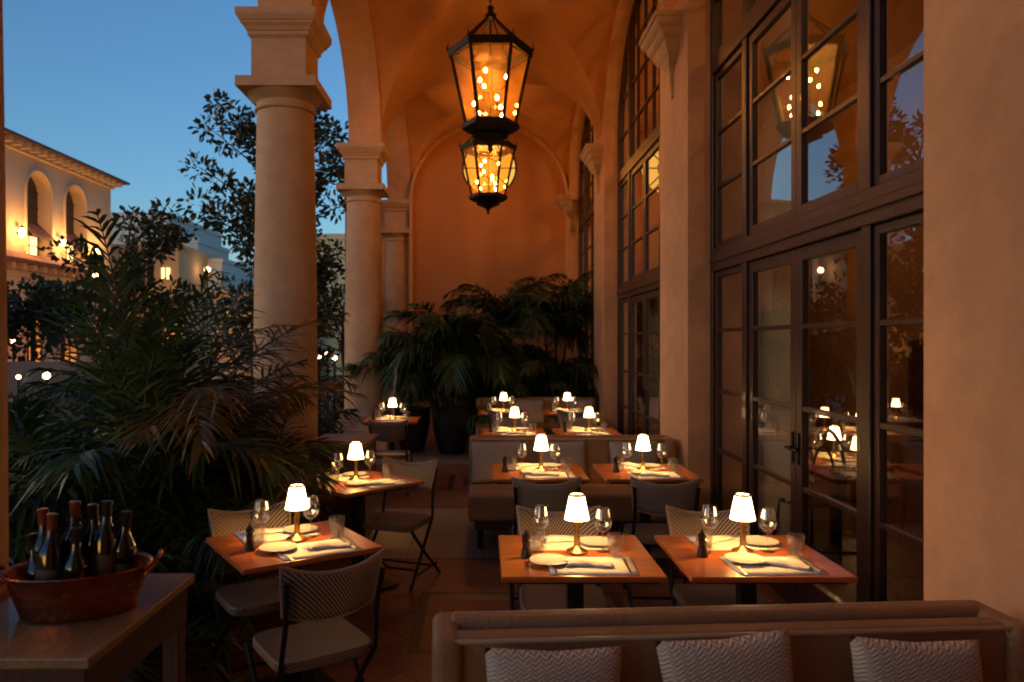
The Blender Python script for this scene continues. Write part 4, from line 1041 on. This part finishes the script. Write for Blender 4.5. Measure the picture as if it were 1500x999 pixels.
plight('street_glow',(X(60,28),29,.8),420,(1,.38,.10),.4)
plight('street_glow',(X(420,33),35,1.2),160,(1,.55,.2),.3)
# low garden wall
k=MB(); k.bx(-14,-5.6,13.6,13.9,-.15,Z(530,13.6)); k.build('garden_wall',mat('garden_wall_render',(.22,.16,.14),.9,noise=(2,(.14,.10,.09),.3))); tag(bpy.data.objects['garden_wall'],'low pale garden wall at the left beyond the palms','wall')
# post lights
posts=[(68,550,11.0,.05,'bright round garden light in front of the low wall'),(27,552,12.5,.035,'smaller garden light near the left picture edge'),(460,453,26,.08,'globe street lamp right of the large column'),(468,522,19,.06,'leftmost of the three garden globes between the columns'),(480,519,20,.07,'middle of the three garden globes between the columns'),(490,524,19,.06,'rightmost of the three garden globes between the columns'),(304,397,50,.20,'lamp on the corner by the red awning'),(20,500,22,.07,'street globe above the garden wall'),(84,456,30,.10,'street globe by the clipped trees'),(140,405,36,.12,'street globe behind the small magnolia'),(192,590,8.6,.035,'small light low among the palms'),(150,422,34,.10,'street globe left of the ochre building')]
for px,py,d,r,lb in posts:
    p=at(px,py,d); t=thing('globe_lamp',lb,'lamp',(p.x,p.y,-.15),0,'globe lights outdoors'); z=p.z+.15
    k=MB(); k.lathe([(r*math.sin(math.pi*i/8)+.0005,-r*math.cos(math.pi*i/8)) for i in range(9)],(0,0,z),seg=12); k.build('globe',M['globe'] if d<12 else M['smallglobe'],t,smooth=True)
    k=MB(); k.tube([(0,0,0),(0,0,z-r)],.02 if d<15 else .035,6); k.build('pole',M['iron'],t)

# ------------------------------------------------------------------ world, sun, camera
wd=bpy.data.worlds.new('World'); sc.world=wd; wd.use_nodes=True; N=wd.node_tree.nodes; L=wd.node_tree.links
bg=N['Background']; sky=N.new('ShaderNodeTexSky'); sky.sky_type='NISHITA'; sky.sun_disc=False
sky.sun_elevation=R(3); sky.sun_rotation=R(200); sky.ozone_density=3.35; sky.air_density=1.0; sky.dust_density=.4
L.new(sky.outputs[0],bg.inputs[0]); bg.inputs[1].default_value=.36
sl=bpy.data.lights.new('sun','SUN'); sl.energy=.95; sl.angle=R(28); sl.color=(1,.62,.34)
so=bpy.data.objects.new('sun',sl); COL.objects.link(so); so.rotation_euler=Vector((.92,-.10,-.36)).to_track_quat('-Z','Y').to_euler()
cam=bpy.data.cameras.new('camera'); co=bpy.data.objects.new('camera',cam); COL.objects.link(co); sc.camera=co
co.location=(0,0,EYE); co.rotation_euler=(R(90),0,0); cam.sensor_width=36; cam.lens=F/1500*36; cam.shift_x=42/1500; cam.clip_end=800; cam.clip_start=.05
cam.dof.use_dof=True; cam.dof.focus_distance=4.2; cam.dof.aperture_fstop=3.2
sc.view_settings.view_transform='Standard'; sc.view_settings.look='None'; sc.view_settings.exposure=0
sc.cycles.filter_width=1.9; sc.cycles.use_denoising=True; sc.cycles.max_bounces=10; sc.cycles.transparent_max_bounces=24; sc.cycles.sample_clamp_indirect=4
sc.cycles.caustics_reflective=False; sc.cycles.caustics_refractive=False; sc.cycles.use_light_tree=True
